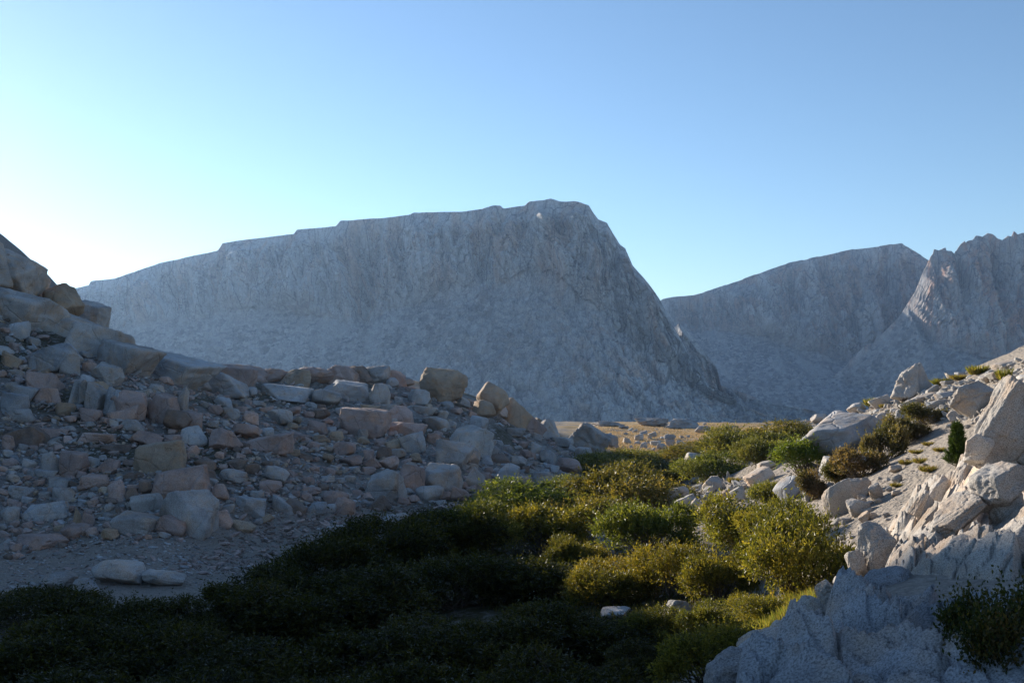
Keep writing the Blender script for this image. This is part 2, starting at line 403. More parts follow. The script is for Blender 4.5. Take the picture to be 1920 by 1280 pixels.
def wall_mesh(name, sil, ycrest, foot, break_py, nc, nr, seed, amp, mat, zbase=-46.0, broken=None, back=260.0, jag=0.6, gullies=()):
    """a rock wall: sil = skyline pixels, ycrest = crest depth at pixels, foot = how far the foot stands before the crest, break_py = where cliff turns to talus"""
    sil = np.array(sil, float); px = np.linspace(sil[0, 0], sil[-1, 0], nc)
    ycr = np.interp(px, *np.array(ycrest, float).T)
    top = np.interp(px, sil[:, 0], sil[:, 1])
    X = (px - 960) / FOC * ycr
    zt = (HORIZON - top) / FOC * ycr
    zt = zt + jag * (1.5 * fbm(seed + 70, X * 0.035, X * 0 + 3.3, octaves=5, gain=0.6) + 1.6 * (cells(seed + 71, X * 0.055, X * 0 + 0.5)[2] > 0.72))
    yft = ycr - np.interp(px, *np.array(foot, float).T)
    zbk = np.maximum((HORIZON - np.interp(px, *np.array(break_py, float).T)) / FOC * ycr, zbase + 5)
    zbk = np.minimum(zbk + 16 * fbm(seed + 72, X / 70, X * 0 + 1.7, octaves=4), zt - 3)
    nb = 26
    tt = np.linspace(0, 1, nr)[:, None]
    z = zbase + (zt - zbase) * tt
    hc = (zt - zbk)                                  # cliff height
    dc = np.minimum(hc / math.tan(math.radians(68)), (ycr - yft) * 0.6)   # cliff depth
    k = np.clip((z - zbk) / np.maximum(hc, 1), 0, 1)
    kt = np.clip((z - zbase) / np.maximum(zbk - zbase, 1), 0, 1)
    Y = np.where(z > zbk, ycr - dc * (1 - k ** 1.25), yft + (ycr - dc - yft) * kt ** 0.92)
    cliff = sstep(-0.06, 0.10, (z - zbk) / np.maximum(zt - zbase, 1) + 0.05 * fbm(seed + 2, X * 0.02 + z * 0, z * 0.02))
    br = np.interp(px, *np.array(broken, float).T)[None, :] if broken is not None else 0.0
    Xg = np.broadcast_to(X, z.shape)
    warp = 14 * fbm(seed + 1, Xg * 0.012, z * 0.012, octaves=3)
    xs = Xg + warp + 0.25 * z
    D = np.zeros(z.shape)
    flare = 0.55 + 0.45 * (1 - k)
    D += cliff * amp * 36.0 * flare * (ridged(seed + 33, (Xg + 2.0 * warp + 0.30 * z) / 118, z / 520, octaves=2) - 0.2)
    D += cliff * amp * (17.0 * flare * ridged(seed + 3, xs / 62, z / 300, octaves=2) + 10.5 * ridged(seed + 4, xs / 21, z / 130, octaves=2) + 5.0 * ridged(seed + 5, xs / 7.5, z / 52, octaves=2))
    d1, gap, cr, ox, oy = cells(seed + 6, xs / 8.5, z / 22.0)
    D += cliff * amp * ((cr - 0.5) * 8.0 + (ihash(np.full(1, seed), np.floor(cr * 9999)) - 0.5) * 9.0 * ox - 5.0 * sstep(0.10, 0.0, gap))
    d1, gap, cr, ox, oy = cells(seed + 8, xs / 3.6, z / 7.0)
    D += cliff * amp * ((cr - 0.5) * 4.0 - 3.0 * sstep(0.16, 0.0, gap))
    # talus and broken slabs
    tal = 1 - cliff
    d1, gap, cr, ox, oy = cells(seed + 10, xs / 6.0, (Y + z) / 6.0)
    D += tal * ((cr - 0.3) * 4.0 - 2.6 * d1 + 3.0 * fbm(seed + 11, Xg / 40, Y / 40, octaves=3))
    d1, gap, cr, ox, oy = cells(seed + 12, xs / 2.6, (Y + z) / 2.6)
    D += tal * ((cr - 0.3) * 2.6 - 1.6 * d1)
    q = np.clip(br + 0.35 * fbm(seed + 13, Xg / 55, z / 55, octaves=3) - 0.1, 0, 1) * (br > 0)
    d1, gap, cr, ox, oy = cells(seed + 14, (xs + 0.6 * z) / 19.0, (z - 0.25 * xs) / 30.0)
    D += q * ((cr - 0.45) * 13.0 + 8.0 * ox * (cr - 0.5) - 4.0 * sstep(0.12, 0.0, gap) + 6.0 * ridged(seed + 15, xs / 14, z / 60, octaves=3))
    for x0, x1, wd, dp in gullies:
        Xa, Xb_ = (x0 - 960) / FOC * np.interp(x0, *np.array(ycrest, float).T), (x1 - 960) / FOC * np.interp(x1, *np.array(ycrest, float).T)
        xc = Xb_ + (Xa - Xb_) * k + 0.35 * warp
        D -= cliff * dp * np.exp(-np.abs((Xg - xc) / (wd * (1.2 - 0.5 * k))) ** 1.3) * (0.35 + 0.65 * k)
    fade = sstep(1.0, 0.84, tt)                      # keep the skyline where it is
    ang = np.where(z > zbk, math.radians(15), math.radians(50))
    D = D * (0.08 + 0.92 * fade)
    Yd = Y - D * np.cos(ang); zd = np.minimum(z + D * np.sin(ang) * fade, zt - 0.4 * (1 - tt))
    # the back of the crest
    tb = np.linspace(0, 1, nb + 1)[1:, None]
    Xb = np.broadcast_to(X, (nb, nc))
    Yb = Yd[-1] + back * tb ** 1.6
    zb = zd[-1] - (zt - zbase) * 0.75 * tb ** 1.4 - 1.0 * tb + 1.2 * fbm(seed + 20, Xb / 9, Yb / 9, octaves=3) * np.minimum(1, tb * 6)
    V = np.stack([np.concatenate([Xg, Xb]), np.concatenate([Yd, Yb]), np.concatenate([zd, zb])], -1).reshape(-1, 3)
    tint = np.zeros((nr + nb, nc, 4)); tint[:nr, :, 0] = np.clip(tal - q, 0, 1); tint[..., 3] = 1
    return mesh_np(name, V, grid_faces(nr + nb, nc), mat, True, tint.reshape(-1, 4))

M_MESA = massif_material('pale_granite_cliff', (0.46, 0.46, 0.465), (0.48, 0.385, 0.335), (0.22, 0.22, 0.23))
M_CIRQUE = massif_material('grey_granite_cliff', (0.33, 0.33, 0.335), (0.38, 0.30, 0.26), (0.17, 0.17, 0.18))

M_TOWER = massif_material('rust_granite_cliff', (0.38, 0.345, 0.325), (0.48, 0.31, 0.235), (0.18, 0.17, 0.175))
cirque = wall_mesh('mountain_wall',
    [(1120, 640), (1200, 590), (1243, 560), (1262, 556), (1300, 553), (1330, 545), (1400, 521), (1440, 506), (1480, 493), (1560, 476), (1600, 468), (1650, 462), (1690, 456), (1705, 466), (1740, 488), (1800, 520), (1900, 560), (2100, 600)],
    [(1120, 1750), (1300, 1800), (1690, 1750), (2100, 1600)], [(1120, 420), (1300, 520), (1500, 620), (1690, 600), (2100, 500)],
    [(1120, 680), (1260, 610), (1340, 625), (1420, 640), (1500, 668), (1560, 690), (1620, 650), (1680, 610), (1720, 590), (2100, 640)],
    430, 220, 300, 1.25, M_CIRQUE, zbase=-110.0,
    gullies=[(1300, 1300, 10, 20), (1352, 1350, 12, 26), (1420, 1415, 12, 28), (1478, 1470, 14, 34), (1540, 1545, 12, 26), (1600, 1590, 14, 34), (1652, 1640, 12, 26), (1700, 1680, 12, 28)])
o = link('mountain_ridge', cirque)
tag(o, 'far grey cirque wall with a sloping skyline above a scree bowl', 'mountain', kind='structure')
towers = wall_mesh('mountain_towers',
    [(1530, 730), (1580, 692), (1640, 640), (1690, 588), (1716, 545), (1724, 524), (1730, 508), (1745, 480), (1752, 472), (1760, 476), (1772, 470), (1783, 471), (1792, 478), (1800, 465), (1812, 452), (1824, 449), (1830, 441), (1842, 443), (1852, 436), (1862, 436), (1872, 444), (1880, 447), (1890, 440), (1897, 442), (1901, 431), (1908, 438), (1915, 435), (1925, 434), (1940, 420), (1980, 410), (2060, 380), (2160, 400)],
    [(1530, 1590), (1640, 1560), (1716, 1525), (1780, 1510), (1850, 1515), (1895, 1490), (1940, 1490), (2160, 1470)], [(1530, 60), (1640, 150), (1716, 240), (2160, 290)],
    [(1530, 733), (1640, 645), (1700, 580), (1722, 640), (1740, 655), (1760, 665), (1800, 672), (1900, 690), (2160, 700)],
    300, 220, 500, 0.8, M_TOWER, zbase=-90.0, jag=3.0,
    gullies=[(1752, 1745, 9, 22), (1795, 1770, 12, 34), (1826, 1806, 9, 22), (1866, 1840, 12, 34), (1893, 1880, 8, 20), (1930, 1915, 10, 24)])
o = link('mountain_pinnacles', towers)
tag(o, 'jagged grey and rust rock towers at the right edge of the skyline', 'mountain', kind='structure')
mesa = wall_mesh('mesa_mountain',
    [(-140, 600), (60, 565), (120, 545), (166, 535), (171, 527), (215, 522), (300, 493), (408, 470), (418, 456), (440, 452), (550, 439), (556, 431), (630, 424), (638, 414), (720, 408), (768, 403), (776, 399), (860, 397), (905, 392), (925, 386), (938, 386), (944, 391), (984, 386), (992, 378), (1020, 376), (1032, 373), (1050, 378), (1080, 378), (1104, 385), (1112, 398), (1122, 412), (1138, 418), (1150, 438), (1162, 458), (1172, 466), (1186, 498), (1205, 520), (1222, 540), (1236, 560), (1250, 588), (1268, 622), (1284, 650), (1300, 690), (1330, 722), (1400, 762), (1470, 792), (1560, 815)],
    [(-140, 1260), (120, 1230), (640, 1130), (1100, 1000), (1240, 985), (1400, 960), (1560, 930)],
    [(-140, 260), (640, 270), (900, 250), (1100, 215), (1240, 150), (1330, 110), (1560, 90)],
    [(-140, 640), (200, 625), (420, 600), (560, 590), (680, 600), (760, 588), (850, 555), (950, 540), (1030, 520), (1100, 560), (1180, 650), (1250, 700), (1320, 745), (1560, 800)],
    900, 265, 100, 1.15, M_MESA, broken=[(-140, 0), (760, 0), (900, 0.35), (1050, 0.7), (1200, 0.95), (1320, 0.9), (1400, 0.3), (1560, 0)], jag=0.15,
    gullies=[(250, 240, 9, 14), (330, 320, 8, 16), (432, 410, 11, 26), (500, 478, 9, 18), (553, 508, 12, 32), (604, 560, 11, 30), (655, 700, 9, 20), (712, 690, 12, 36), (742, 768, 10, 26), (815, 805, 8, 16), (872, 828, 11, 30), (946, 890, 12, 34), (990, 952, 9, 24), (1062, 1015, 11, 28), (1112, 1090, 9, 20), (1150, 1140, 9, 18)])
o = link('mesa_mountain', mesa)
tag(o, 'long flat-topped granite mountain with fluted cliffs and a steep prow', 'mountain', kind='structure')
# the shoulder below the prow
rib = wall_mesh('mountain_shoulder',
    [(1230, 700), (1262, 618), (1275, 606), (1290, 622), (1305, 640), (1325, 664), (1345, 690), (1352, 722), (1400, 738), (1440, 752), (1500, 765), (1600, 790)],
    [(1230, 1120), (1600, 1060)], [(1230, 120), (1350, 110), (1600, 80)],
    [(1230, 740), (1340, 730), (1360, 745), (1600, 800)], 180, 100, 800, 0.8, M_CIRQUE, zbase=-60.0, broken=[(1230, 0.7), (1340, 0.7), (1480, 0.5), (1600, 0.2)])
o = link('mountain_shoulder', rib)
tag(o, 'dark rock shoulder stepping down behind the foot of the prow', 'mountain', kind='structure')
# ------------------------------------------------------------------ rocks
def ico(sub):
    bm = bmesh.new(); bmesh.ops.create_icosphere(bm, subdivisions=sub, radius=1.0)
    v = np.array([x.co[:] for x in bm.verts]); f = np.array([[q.index for q in x.verts] for x in bm.faces])
    bm.free(); return v / np.linalg.norm(v, axis=1)[:, None], f
ICO = {s: ico(s) for s in (1, 2, 3, 4, 5, 6)}

def rock_planes(kind, rng):
    N, H = [], []
    def add(n, h):
        n = np.array(n, float); N.append(n / np.linalg.norm(n)); H.append(h)
    j = lambda a: rng.normal(0, a)
    if kind == 'round':
        for _ in range(22):
            add(rng.normal(size=3), rng.uniform(0.86, 1.1))
        add((j(.1), j(.1), 1), 0.85)
    elif kind == 'wedge':
        lean = rng.uniform(0.35, 0.9) * rng.choice([-1, 1])
        for a in ((1, 0, 0), (-1, 0, 0), (0, 1, 0), (0, -1, 0)): add((a[0] + j(.16), a[1] + j(.16), 0.22 + j(.14)), 1.0)
        add((lean, -0.35 + j(.2), 1), 0.75); add((-lean * 0.5 + j(.2), 0.3, 1), 1.0); add((0, 0, -1), 1)
        for _ in range(4): add(rng.normal(size=3) + (0, 0, .3), rng.uniform(1.05, 1.35))
    elif kind == 'spire':
        a0 = rng.uniform(0, 6.28)
        for k in range(5): add((math.cos(a0 + k * 1.257 + j(.2)), math.sin(a0 + k * 1.257 + j(.2)), rng.uniform(.18, .48)), 1.0 + j(.08))
        add((0, 0, -1), 0.9); add((j(.5), j(.3), 1), 1.12)
        for _ in range(3): add(rng.normal(size=3), rng.uniform(1.1, 1.4))
    elif kind == 'slab':
        for a in ((1, 0, 0), (-1, 0, 0), (0, 1, 0), (0, -1, 0)): add((a[0] + j(.2), a[1] + j(.2), j(.25)), rng.uniform(.9, 1.05))
        add((j(.10), j(.10), 1), 0.9); add((j(.1), j(.1), -1), 0.9)
        for _ in range(6): add((j(1), j(1), j(.5)), rng.uniform(1.0, 1.3))
    else:                                                  # block
        for a in ((1, 0, 0), (-1, 0, 0), (0, 1, 0), (0, -1, 0), (0, 0, 1), (0, 0, -1)):
            add((a[0] + j(.24), a[1] + j(.24), a[2] + j(.22)), rng.uniform(.85, 1.08))
        for _ in range(13): add(rng.normal(size=3), rng.uniform(0.98, 1.32))
    return np.array(N), np.array(H)

def rock_verts(seed, kind, sub, sharp=80.0, rough=1.0):
    """unit rock: x, y in -.5..+.5, z in 0..1"""
    rng = np.random.default_rng(seed)
    d, f = ICO[sub]
    if sub <= 2:
        d = d + rng.normal(0, 0.10, d.shape); d = d / np.linalg.norm(d, axis=1)[:, None]
    N, H = rock_planes(kind, rng)
    dn = np.maximum(d @ N.T, 0) / H
    r = (dn ** sharp).sum(1) ** (-1.0 / sharp)
    if sub > 3:
        p = d * r[:, None]; s = seed % 9973
        o1 = rng.uniform(0, 50, 3)
        r = r * (1 + rough * (0.055 * fbm(s, *(p * 1.6 + o1).T, octaves=3) + 0.022 * fbm(s + 1, *(p * 5 + o1).T, octaves=3)))
        chip = vnoise(s + 2, *(p * 2.7 + o1).T)
        r = r * (1 - rough * 0.10 * np.clip(chip - 0.35, 0, 1))
        if sub >= 5:
            r = r * (1 + rough * (0.014 * fbm(s + 3, *(p * 13 + o1).T, octaves=3) + 0.03 * ridged(s + 4, *(p * 3.1 + o1).T, octaves=3)))
            gr = np.abs(vnoise(s + 5, *(p * np.array([1.2, 1.2, 3.2]) + o1).T))
            r = r * (1 - rough * 0.035 * sstep(0.06, 0.0, gr))
    v = d * r[:, None]
    lo, hi = v.min(0), v.max(0)
    v = (v - (lo + hi) / 2) / (hi - lo); v[:, 2] += 0.5
    return v, f

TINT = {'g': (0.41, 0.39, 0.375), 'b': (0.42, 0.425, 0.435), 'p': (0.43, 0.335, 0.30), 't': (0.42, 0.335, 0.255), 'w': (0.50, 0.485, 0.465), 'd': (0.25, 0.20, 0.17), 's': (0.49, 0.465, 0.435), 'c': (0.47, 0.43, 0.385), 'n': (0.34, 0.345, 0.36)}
WORD = {'g': 'grey', 'b': 'bluish grey', 'p': 'pinkish', 't': 'tan', 'w': 'pale', 'd': 'dark brown', 's': 'pale', 'c': 'cream', 'n': 'speckled'}
KINDS = {'k': 'block', 'w': 'wedge', 'r': 'round', 's': 'slab', 'i': 'spire'}
LIB = {}
def lib_mesh(kind, i, mat, sub=4):
    key = (kind, i, mat.name, sub)
    if key not in LIB:
        v, f = rock_verts(1000 + 37 * i + 7 * len(kind) + ord(kind[0]), kind, sub)
        LIB[key] = mesh_np('rock', v, f, mat)
    return LIB[key]

rng = np.random.default_rng(7)
HERO = []           # (x, y, half width, px, py, label phrase)
def rock(px, py, w, h, roll, kind, tint, label, name='boulder', group=None, Y=None, depth=0.8, sink=0.12, sub=4, unique=None, mat=None, sharp=80.0, rough=1.0, cat=None, parent=None, yaw=None, lift=0.0):
    """a rock whose foot shows at photograph pixel (px, py), w by h photograph pixels"""
    mat = mat or M_ROCK
    kind = KINDS[kind]
    x, y, z = spot(px, py, Y)
    m = y / FOC
    W, Hh = w * m, h * m
    D = max(depth * W, 0.5 * Hh)
    seed = int(px * 131 + py * 17 + w)
    r = np.random.default_rng(seed)
    if unique is None: unique = w > 62
    if unique or sub > 4:
        v, f = rock_verts(seed, kind, max(sub, 5), sharp, rough)
        me = mesh_np('rock', v, f, mat)
    else:
        me = lib_mesh(kind, int(r.integers(0, 9)), mat)
    yy = y + D * 0.42
    zz = min(float(ground(np.array([x]), np.array([y]))[0]), z) if Y is None else -(py - HORIZON) * m
    c = np.array(TINT[tint]) * r.uniform(0.88, 1.12)
    o = link(name, me, parent, (x * yy / y if Y is None else x, yy, zz - sink * Hh + lift), (r.normal(0, .05), math.radians(-roll), yaw if yaw is not None else r.normal(0, .22)), (W, D, Hh * (1 + sink)), c.tolist())
    if parent is None:
        tag(o, label, cat or ('boulder' if name == 'boulder' else 'rock'), group)
        HERO.append((o.location.x, o.location.y, W / 2, px, py - h / 2, label, w))
    return o

B = [  # cx, foot, w, h, roll, kind, tint, label
 (168, 608, 86, 46, -11, 's', 'g', 'flat-topped boulder perched on the ledge against the far cliff'),
 (105, 700, 98, 60, -4, 'k', 'b', 'big bluish block resting behind the cracked ledge'),
 (132, 704, 42, 36, -6, 'k', 'g', 'squared end block jutting over the cracked ledge'),
 (36, 636, 46, 34, 8, 'k', 'b', 'squarish block wedged under the skyline crag'),
 (198, 722, 64, 40, -12, 'k', 'g', 'tilted block lying on the far end of the cracked ledge'),
 (93, 757, 56, 31, 2, 'k', 'p', 'flat-fronted pinkish boulder below the cracked ledge'),
 (42, 752, 48, 30, -16, 's', 'b', 'slanting grey slab leaning on the flat-fronted pinkish boulder'),
 (22, 783, 50, 46, -8, 'k', 'b', 'bluish block cut by the edge of the picture under the ledge'),
 (41, 794, 56, 30, -4, 'r', 'g', 'rounded grey boulder in front of the bluish edge block'),
 (117, 779, 36, 26, -14, 'r', 't', 'tan-sided egg-shaped boulder under the flat-fronted pinkish one'),
 (166, 792, 44, 26, -10, 'k', 'p', 'pinkish lump below the middle of the cracked ledge'),
 (240, 792, 62, 28, 14, 's', 'p', 'slab tipped up against the foot of the cracked ledge'),
 (248, 813, 54, 27, -4, 'r', 'g', 'smooth rounded boulder just below the tipped-up slab'),
 (40, 836, 88, 44, -15, 'w', 'd', 'long brown wedge with a pale sloping top at the picture edge'),
 (13, 848, 30, 32, -2, 'r', 'p', 'stumpy pinkish boulder in front of the long brown wedge'),
 (102, 819, 56, 19, 3, 's', 'p', 'low flat pinkish stone beside the long brown wedge'),
 (187, 832, 80, 19, -5, 's', 'p', 'long flat pinkish slab uphill of the split boulder'),
 (272, 836, 66, 26, -8, 'r', 'p', 'pink rounded back of rock behind the great two-toned wedge'),
 (296, 889, 108, 68, -8, 'w', 't', 'great two-toned wedge boulder, grey on one face and tan on the other'),
 (97, 894, 32, 48, 4, 'k', 'g', 'narrow half of the boulder split by a dark gap'),
 (132, 897, 52, 50, -10, 'k', 'p', 'wide half of the boulder split by a dark gap'),
 (214, 851, 70, 19, -4, 's', 'd', 'thin brown slab between the split boulder and the great wedge'),
 (87, 897, 42, 17, -8, 's', 'b', 'pale-topped slab at the foot of the split boulder'),
 (92, 977, 86, 34, 6, 's', 'b', 'broad flat grey boulder with a scooped top near the gravel'),
 (32, 936, 46, 25, -14, 'k', 'g', 'sloping grey block in the rubble above the scooped boulder'),
 (18, 979, 32, 29, 0, 'r', 'g', 'round grey boulder at the picture edge by the gravel'),
 (108, 916, 42, 20, -8, 's', 'g', 'small tilted slab below the split boulder'),
 (118, 942, 44, 28, -14, 'w', 'g', 'grey wedge just uphill of the scooped boulder'),
 (184, 917, 54, 29, 6, 'k', 'p', 'dark pinkish block on the slope between two rubble bands'),
 (146, 984, 20, 33, 3, 'i', 't', 'upright tan finger of rock at the top of the gravel'),
 (166, 988, 24, 26, -6, 'k', 'p', 'little pinkish block against the upright tan finger'),
 (142, 1012, 56, 29, 2, 'r', 'p', 'reddish rounded boulder sitting on the gravel'),
 (72, 1029, 86, 25, -5, 's', 'p', 'long low pinkish slab on the gravel flat'),
 (251, 1004, 90, 42, -17, 'k', 'g', 'tilted slab with a crack across it at the gravel edge'),
 (222, 1098, 100, 42, -6, 'r', 'g', 'pale streaked rock hump behind the dark willows'),
 (304, 1101, 86, 26, -8, 'r', 'g', 'low pale tail of rock running towards the willows'),
 (110, 1106, 72, 28, 3, 'r', 'g', 'half-hidden grey rock above the dark willows'),
 (162, 1120, 62, 34, 4, 'r', 'b', 'bluish domed rock among the dark willow tops'),
 (226, 943, 36, 42, 22, 'k', 'p', 'leaning pinkish block beside a gap full of shade'),
 (248, 942, 32, 28, 0, 'r', 'd', 'dark round stone tucked beside the leaning block'),
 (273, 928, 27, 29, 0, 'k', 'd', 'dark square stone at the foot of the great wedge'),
 (277, 961, 58, 33, 7, 's', 'g', 'smooth grey slab beside the largest boulder'),
 (343, 936, 110, 58, 6, 's', 'p', 'broad pink slab boulder lying on the largest boulder'),
 (352, 999, 106, 80, -10, 'w', 'g', 'largest boulder of the slope with a ridged face, by the gravel'),
 (322, 1005, 54, 36, -12, 'k', 'p', 'flat-faced pink block at the base of the largest boulder'),
 (411, 940, 40, 33, -6, 'r', 'p', 'pink rounded boulder at the end of the broad pink slab'),
 (422, 989, 38, 32, 12, 'w', 'p', 'pointed pinkish stone downhill of the largest boulder'),
 (466, 969, 64, 35, -9, 's', 'b', 'smooth bluish oval boulder resting alone near the gravel'),
 (435, 908, 58, 27, -6, 'r', 'g', 'rounded boulder with a pale top above the oval one'),
 (513, 909, 48, 34, -12, 'r', 'g', 'grey humped boulder of a pair in the middle of the slope'),
 (506, 928, 48, 27, -4, 'k', 'p', 'pinkish flat-faced boulder of a pair in the middle of the slope'),
 (524, 962, 60, 24, -34, 's', 'b', 'dark bluish slab sliding down towards the gravel'),
 (550, 963, 48, 20, -36, 's', 'd', 'thin brown slab leaning behind the dark bluish one'),
 (624, 951, 48, 31, -12, 'r', 'p', 'pinkish tilted boulder alone at the top of the sandy flat'),
 (395, 901, 25, 20, 0, 'k', 'd', 'small dark block above the broad pink slab'),
 (444, 881, 38, 22, -8, 'r', 'd', 'brown stone above the rounded pale-topped boulder'),
 (472, 889, 34, 20, 0, 'r', 'd', 'dark hollow-sided stone in the mid-slope rubble'),
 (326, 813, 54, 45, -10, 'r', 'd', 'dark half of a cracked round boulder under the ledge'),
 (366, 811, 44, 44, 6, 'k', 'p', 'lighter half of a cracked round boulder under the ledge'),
 (366, 836, 60, 38, 12, 'w', 'g', 'grey boulder underneath the cracked round one'),
 (416, 845, 64, 40, -20, 'r', 'p', 'boulder with a grey oval face beside the cracked one'),
 (460, 825, 58, 30, -6, 'r', 'p', 'domed pinkish boulder above the long pink one'),
 (512, 853, 90, 38, 8, 's', 'p', 'long pink boulder with a smooth sloping face'),
 (500, 818, 25, 17, 0, 'r', 'b', 'small pale bluish stone above the long pink boulder'),
 (522, 796, 52, 30, -10, 'r', 'g', 'split rounded boulder high on the slope'),
 (468, 794, 33, 23, -8, 'k', 'p', 'small square pinkish block beside the split rounded boulder'),
 (430, 786, 46, 22, -10, 'r', 'g', 'rounded stone just below the end of the smooth bedrock'),
 (401, 776, 32, 17, -10, 'r', 'p', 'little pink stone under the smooth bedrock'),
 (483, 765, 30, 14, -8, 'r', 'g', 'small stone on the mossy patch below the pale slab'),
 (470, 743, 26, 18, -3, 'r', 'b', 'round stone beside the end of the smooth bedrock'),
 (536, 752, 96, 30, -6, 's', 'b', 'long pale slab below the skyline bank'),
 (611, 761, 56, 30, -4, 'k', 'g', 'rounded grey block next to the long pale slab'),
 (602, 832, 38, 17, 0, 'r', 't', 'low tan stone on the bare ground of the slope'),
 (386, 882, 50, 22, -12, 'r', 'd', 'brown humped stone uphill of the broad pink slab'),
 (640, 751, 104, 38, -5, 's', 'b', 'long grey bedrock step under the skyline'),
 (708, 763, 46, 46, -16, 'k', 'g', 'squarish boulder with its top corner catching the sun'),
 (737, 725, 32, 18, 0, 'k', 'b', 'first of two square blocks on the skyline bank'),
 (763, 725, 30, 17, -2, 'k', 'g', 'second of two square blocks on the skyline bank'),
 (784, 759, 46, 30, -4, 'r', 'b', 'white domed stone with a sunlit cap'),
 (831, 757, 94, 68, -6, 'r', 't', 'huge rounded tan boulder standing on the skyline'),
 (905, 772, 62, 56, -30, 'r', 't', 'lichened boulder sloping down behind the huge tan one'),
 (692, 775, 38, 17, -9, 's', 't', 'small tan slab lying on top of the big dark block'),
 (682, 820, 94, 56, -5, 'k', 'p', 'big dark block with a flat vertical face in mid-slope'),
 (751, 793, 46, 33, -8, 'w', 'p', 'pointed boulder with a rusty patch on its face'),
 (764, 818, 76, 27, -6, 's', 'p', 'low cracked step of pink rock below the rusty-patched boulder'),
 (680, 824, 24, 20, 0, 'r', 'g', 'small round stone in front of the big dark block'),
 (795, 778, 48, 17, -8, 's', 'g', 'flat stone between the domed and the tan boulders'),
 (813, 807, 60, 26, -14, 'r', 'g', 'long lump of rock uphill of the sun-tipped boulder'),
 (876, 846, 94, 50, -14, 'w', 'w', 'white boulder with a sun-tipped point'),
 (780, 850, 50, 39, 16, 's', 'b', 'bluish slab tilted up behind the great grey block'),
 (838, 876, 74, 52, -18, 'k', 'g', 'great grey block with an overhanging tan end'),
 (721, 865, 34, 28, -4, 'k', 'd', 'brown cube of rock catching light on one edge'),
 (646, 855, 46, 27, 8, 'r', 'p', 'brownish humped stone below the big dark block'),
 (660, 876, 46, 22, 6, 'r', 'p', 'low brownish stone under the humped one'),
 (691, 862, 23, 19, 0, 'k', 'p', 'small pink block beside the brown cube'),
 (733, 881, 46, 24, 14, 'r', 'p', 'pinkish boulder leaning behind the two-faced one'),
 (700, 879, 30, 19, 18, 's', 'p', 'thin pink slab under the brown cube'),
 (718, 935, 86, 58, -14, 'w', 'g', 'two-faced boulder, grey and tan, at the head of the sandy flat'),
 (768, 924, 56, 52, -8, 'k', 'p', 'angular pinkish boulder against the two-faced one'),
 (828, 920, 82, 50, -3, 'k', 'g', 'jointed wall of rock under the great grey block'),
 (803, 939, 52, 28, -6, 'r', 'g', 'rounded boulder at the edge of the sandy flat'),
 (860, 939, 38, 26, -2, 'k', 'p', 'small square boulder next to the sandy flat'),
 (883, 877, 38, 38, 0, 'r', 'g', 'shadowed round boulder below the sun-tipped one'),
 (884, 915, 38, 38, -24, 'k', 'g', 'slanted grey block on the shaded slope above the first lit willow'),
 (746, 980, 54, 14, 6, 's', 'b', 'pale flat slab at the far rim of the dark willows'),
 (642, 1001, 70, 16, 4, 's', 'b', 'low pale rock slab at the rim of the dark willow thicket'),
 (905, 787, 46, 36, -8, 'k', 't', 'blunt tan boulder downhill of the huge tan one'),
 (940, 782, 24, 19, -4, 'k', 'b', 'bluish cube on the far side of the blunt tan boulder'),
 (889, 811, 36, 34, -20, 'k', 'b', 'pale block leaning above the sun-tipped boulder'),
 (1024, 823, 54, 38, -14, 'w', 'g', 'shadowed wedge near the end of the slope'),
 (1096, 842, 80, 46, -24, 's', 'g', 'big sloping boulder at the mouth of the meadow'),
 (1050, 837, 50, 17, -4, 's', 'b', 'long low block in front of the sloping meadow boulder'),
 (998, 849, 24, 19, -26, 'k', 'b', 'upper of two pale blocks in line down the slope'),
 (1022, 870, 38, 25, -24, 'k', 'b', 'lower of two pale blocks in line down the slope'),
 (1063, 890, 54, 31, -8, 'r', 'p', 'rounded boulder with a sunny top corner near the willows'),
 (941, 904, 42, 42, -34, 'w', 'b', 'steeply tilted grey slab facing the lit willows'),
 (918, 857, 28, 23, -14, 'r', 'b', 'pale lump beside the sun-tipped boulder'),
 (952, 851, 22, 17, 0, 'r', 'b', 'small pale round stone in mid-slope rubble'),
 (1072, 910, 54, 24, -6, 's', 'g', 'flat grey boulder just above the second lit willow'),
 (1017, 905, 42, 21, 2, 'k', 'g', 'grey block in the row above the first lit willow'),
 (982, 915, 42, 26, 16, 'w', 'p', 'pinkish wedge in the row above the first lit willow'),
 (1140, 838, 36, 24, -8, 'r', 'g', 'round end stone beside the sloping meadow boulder'),
 (967, 819, 38, 17, -6, 's', 'g', 'flat stone in the rubble below the tan boulders'),
 (1144, 874, 7, 17, -16, 'i', 'w', 'thin upright white stone catching the sun by the willows'),
 # meadow
 (1222, 799, 66, 15, 0, 'k', 'g', 'low cracked outcrop on the far edge of the meadow, first half'),
 (1281, 803, 72, 17, -5, 'w', 'g', 'low cracked outcrop on the far edge of the meadow, second half'),
 (1138, 799, 64, 10, 2, 'w', 'g', 'flat whaleback of rock behind the meadow'),
 (1318, 812, 30, 14, -4, 'r', 'g', 'grey hump of rock in the golden meadow'),
 (1278, 839, 25, 13, -6, 'w', 'w', 'whitest stone at the near edge of the meadow'),
 (1256, 838, 20, 14, 0, 'k', 'g', 'grey stone next to the whitest meadow stone'),
 (1230, 836, 22, 10, 8, 's', 's', 'flat pale stone in the near meadow'),
 (1199, 825, 20, 11, 16, 's', 's', 'tilted pale stone in mid-meadow'),
 (1255, 824, 22, 10, 0, 'r', 'g', 'rounded stone in the middle of the meadow'),
 (1176, 831, 18, 10, -12, 'w', 's', 'small pale pyramid of rock near the meadow mouth'),
 (1240, 845, 20, 14, 0, 'r', 'g', 'dull stone where the meadow meets the willows'),
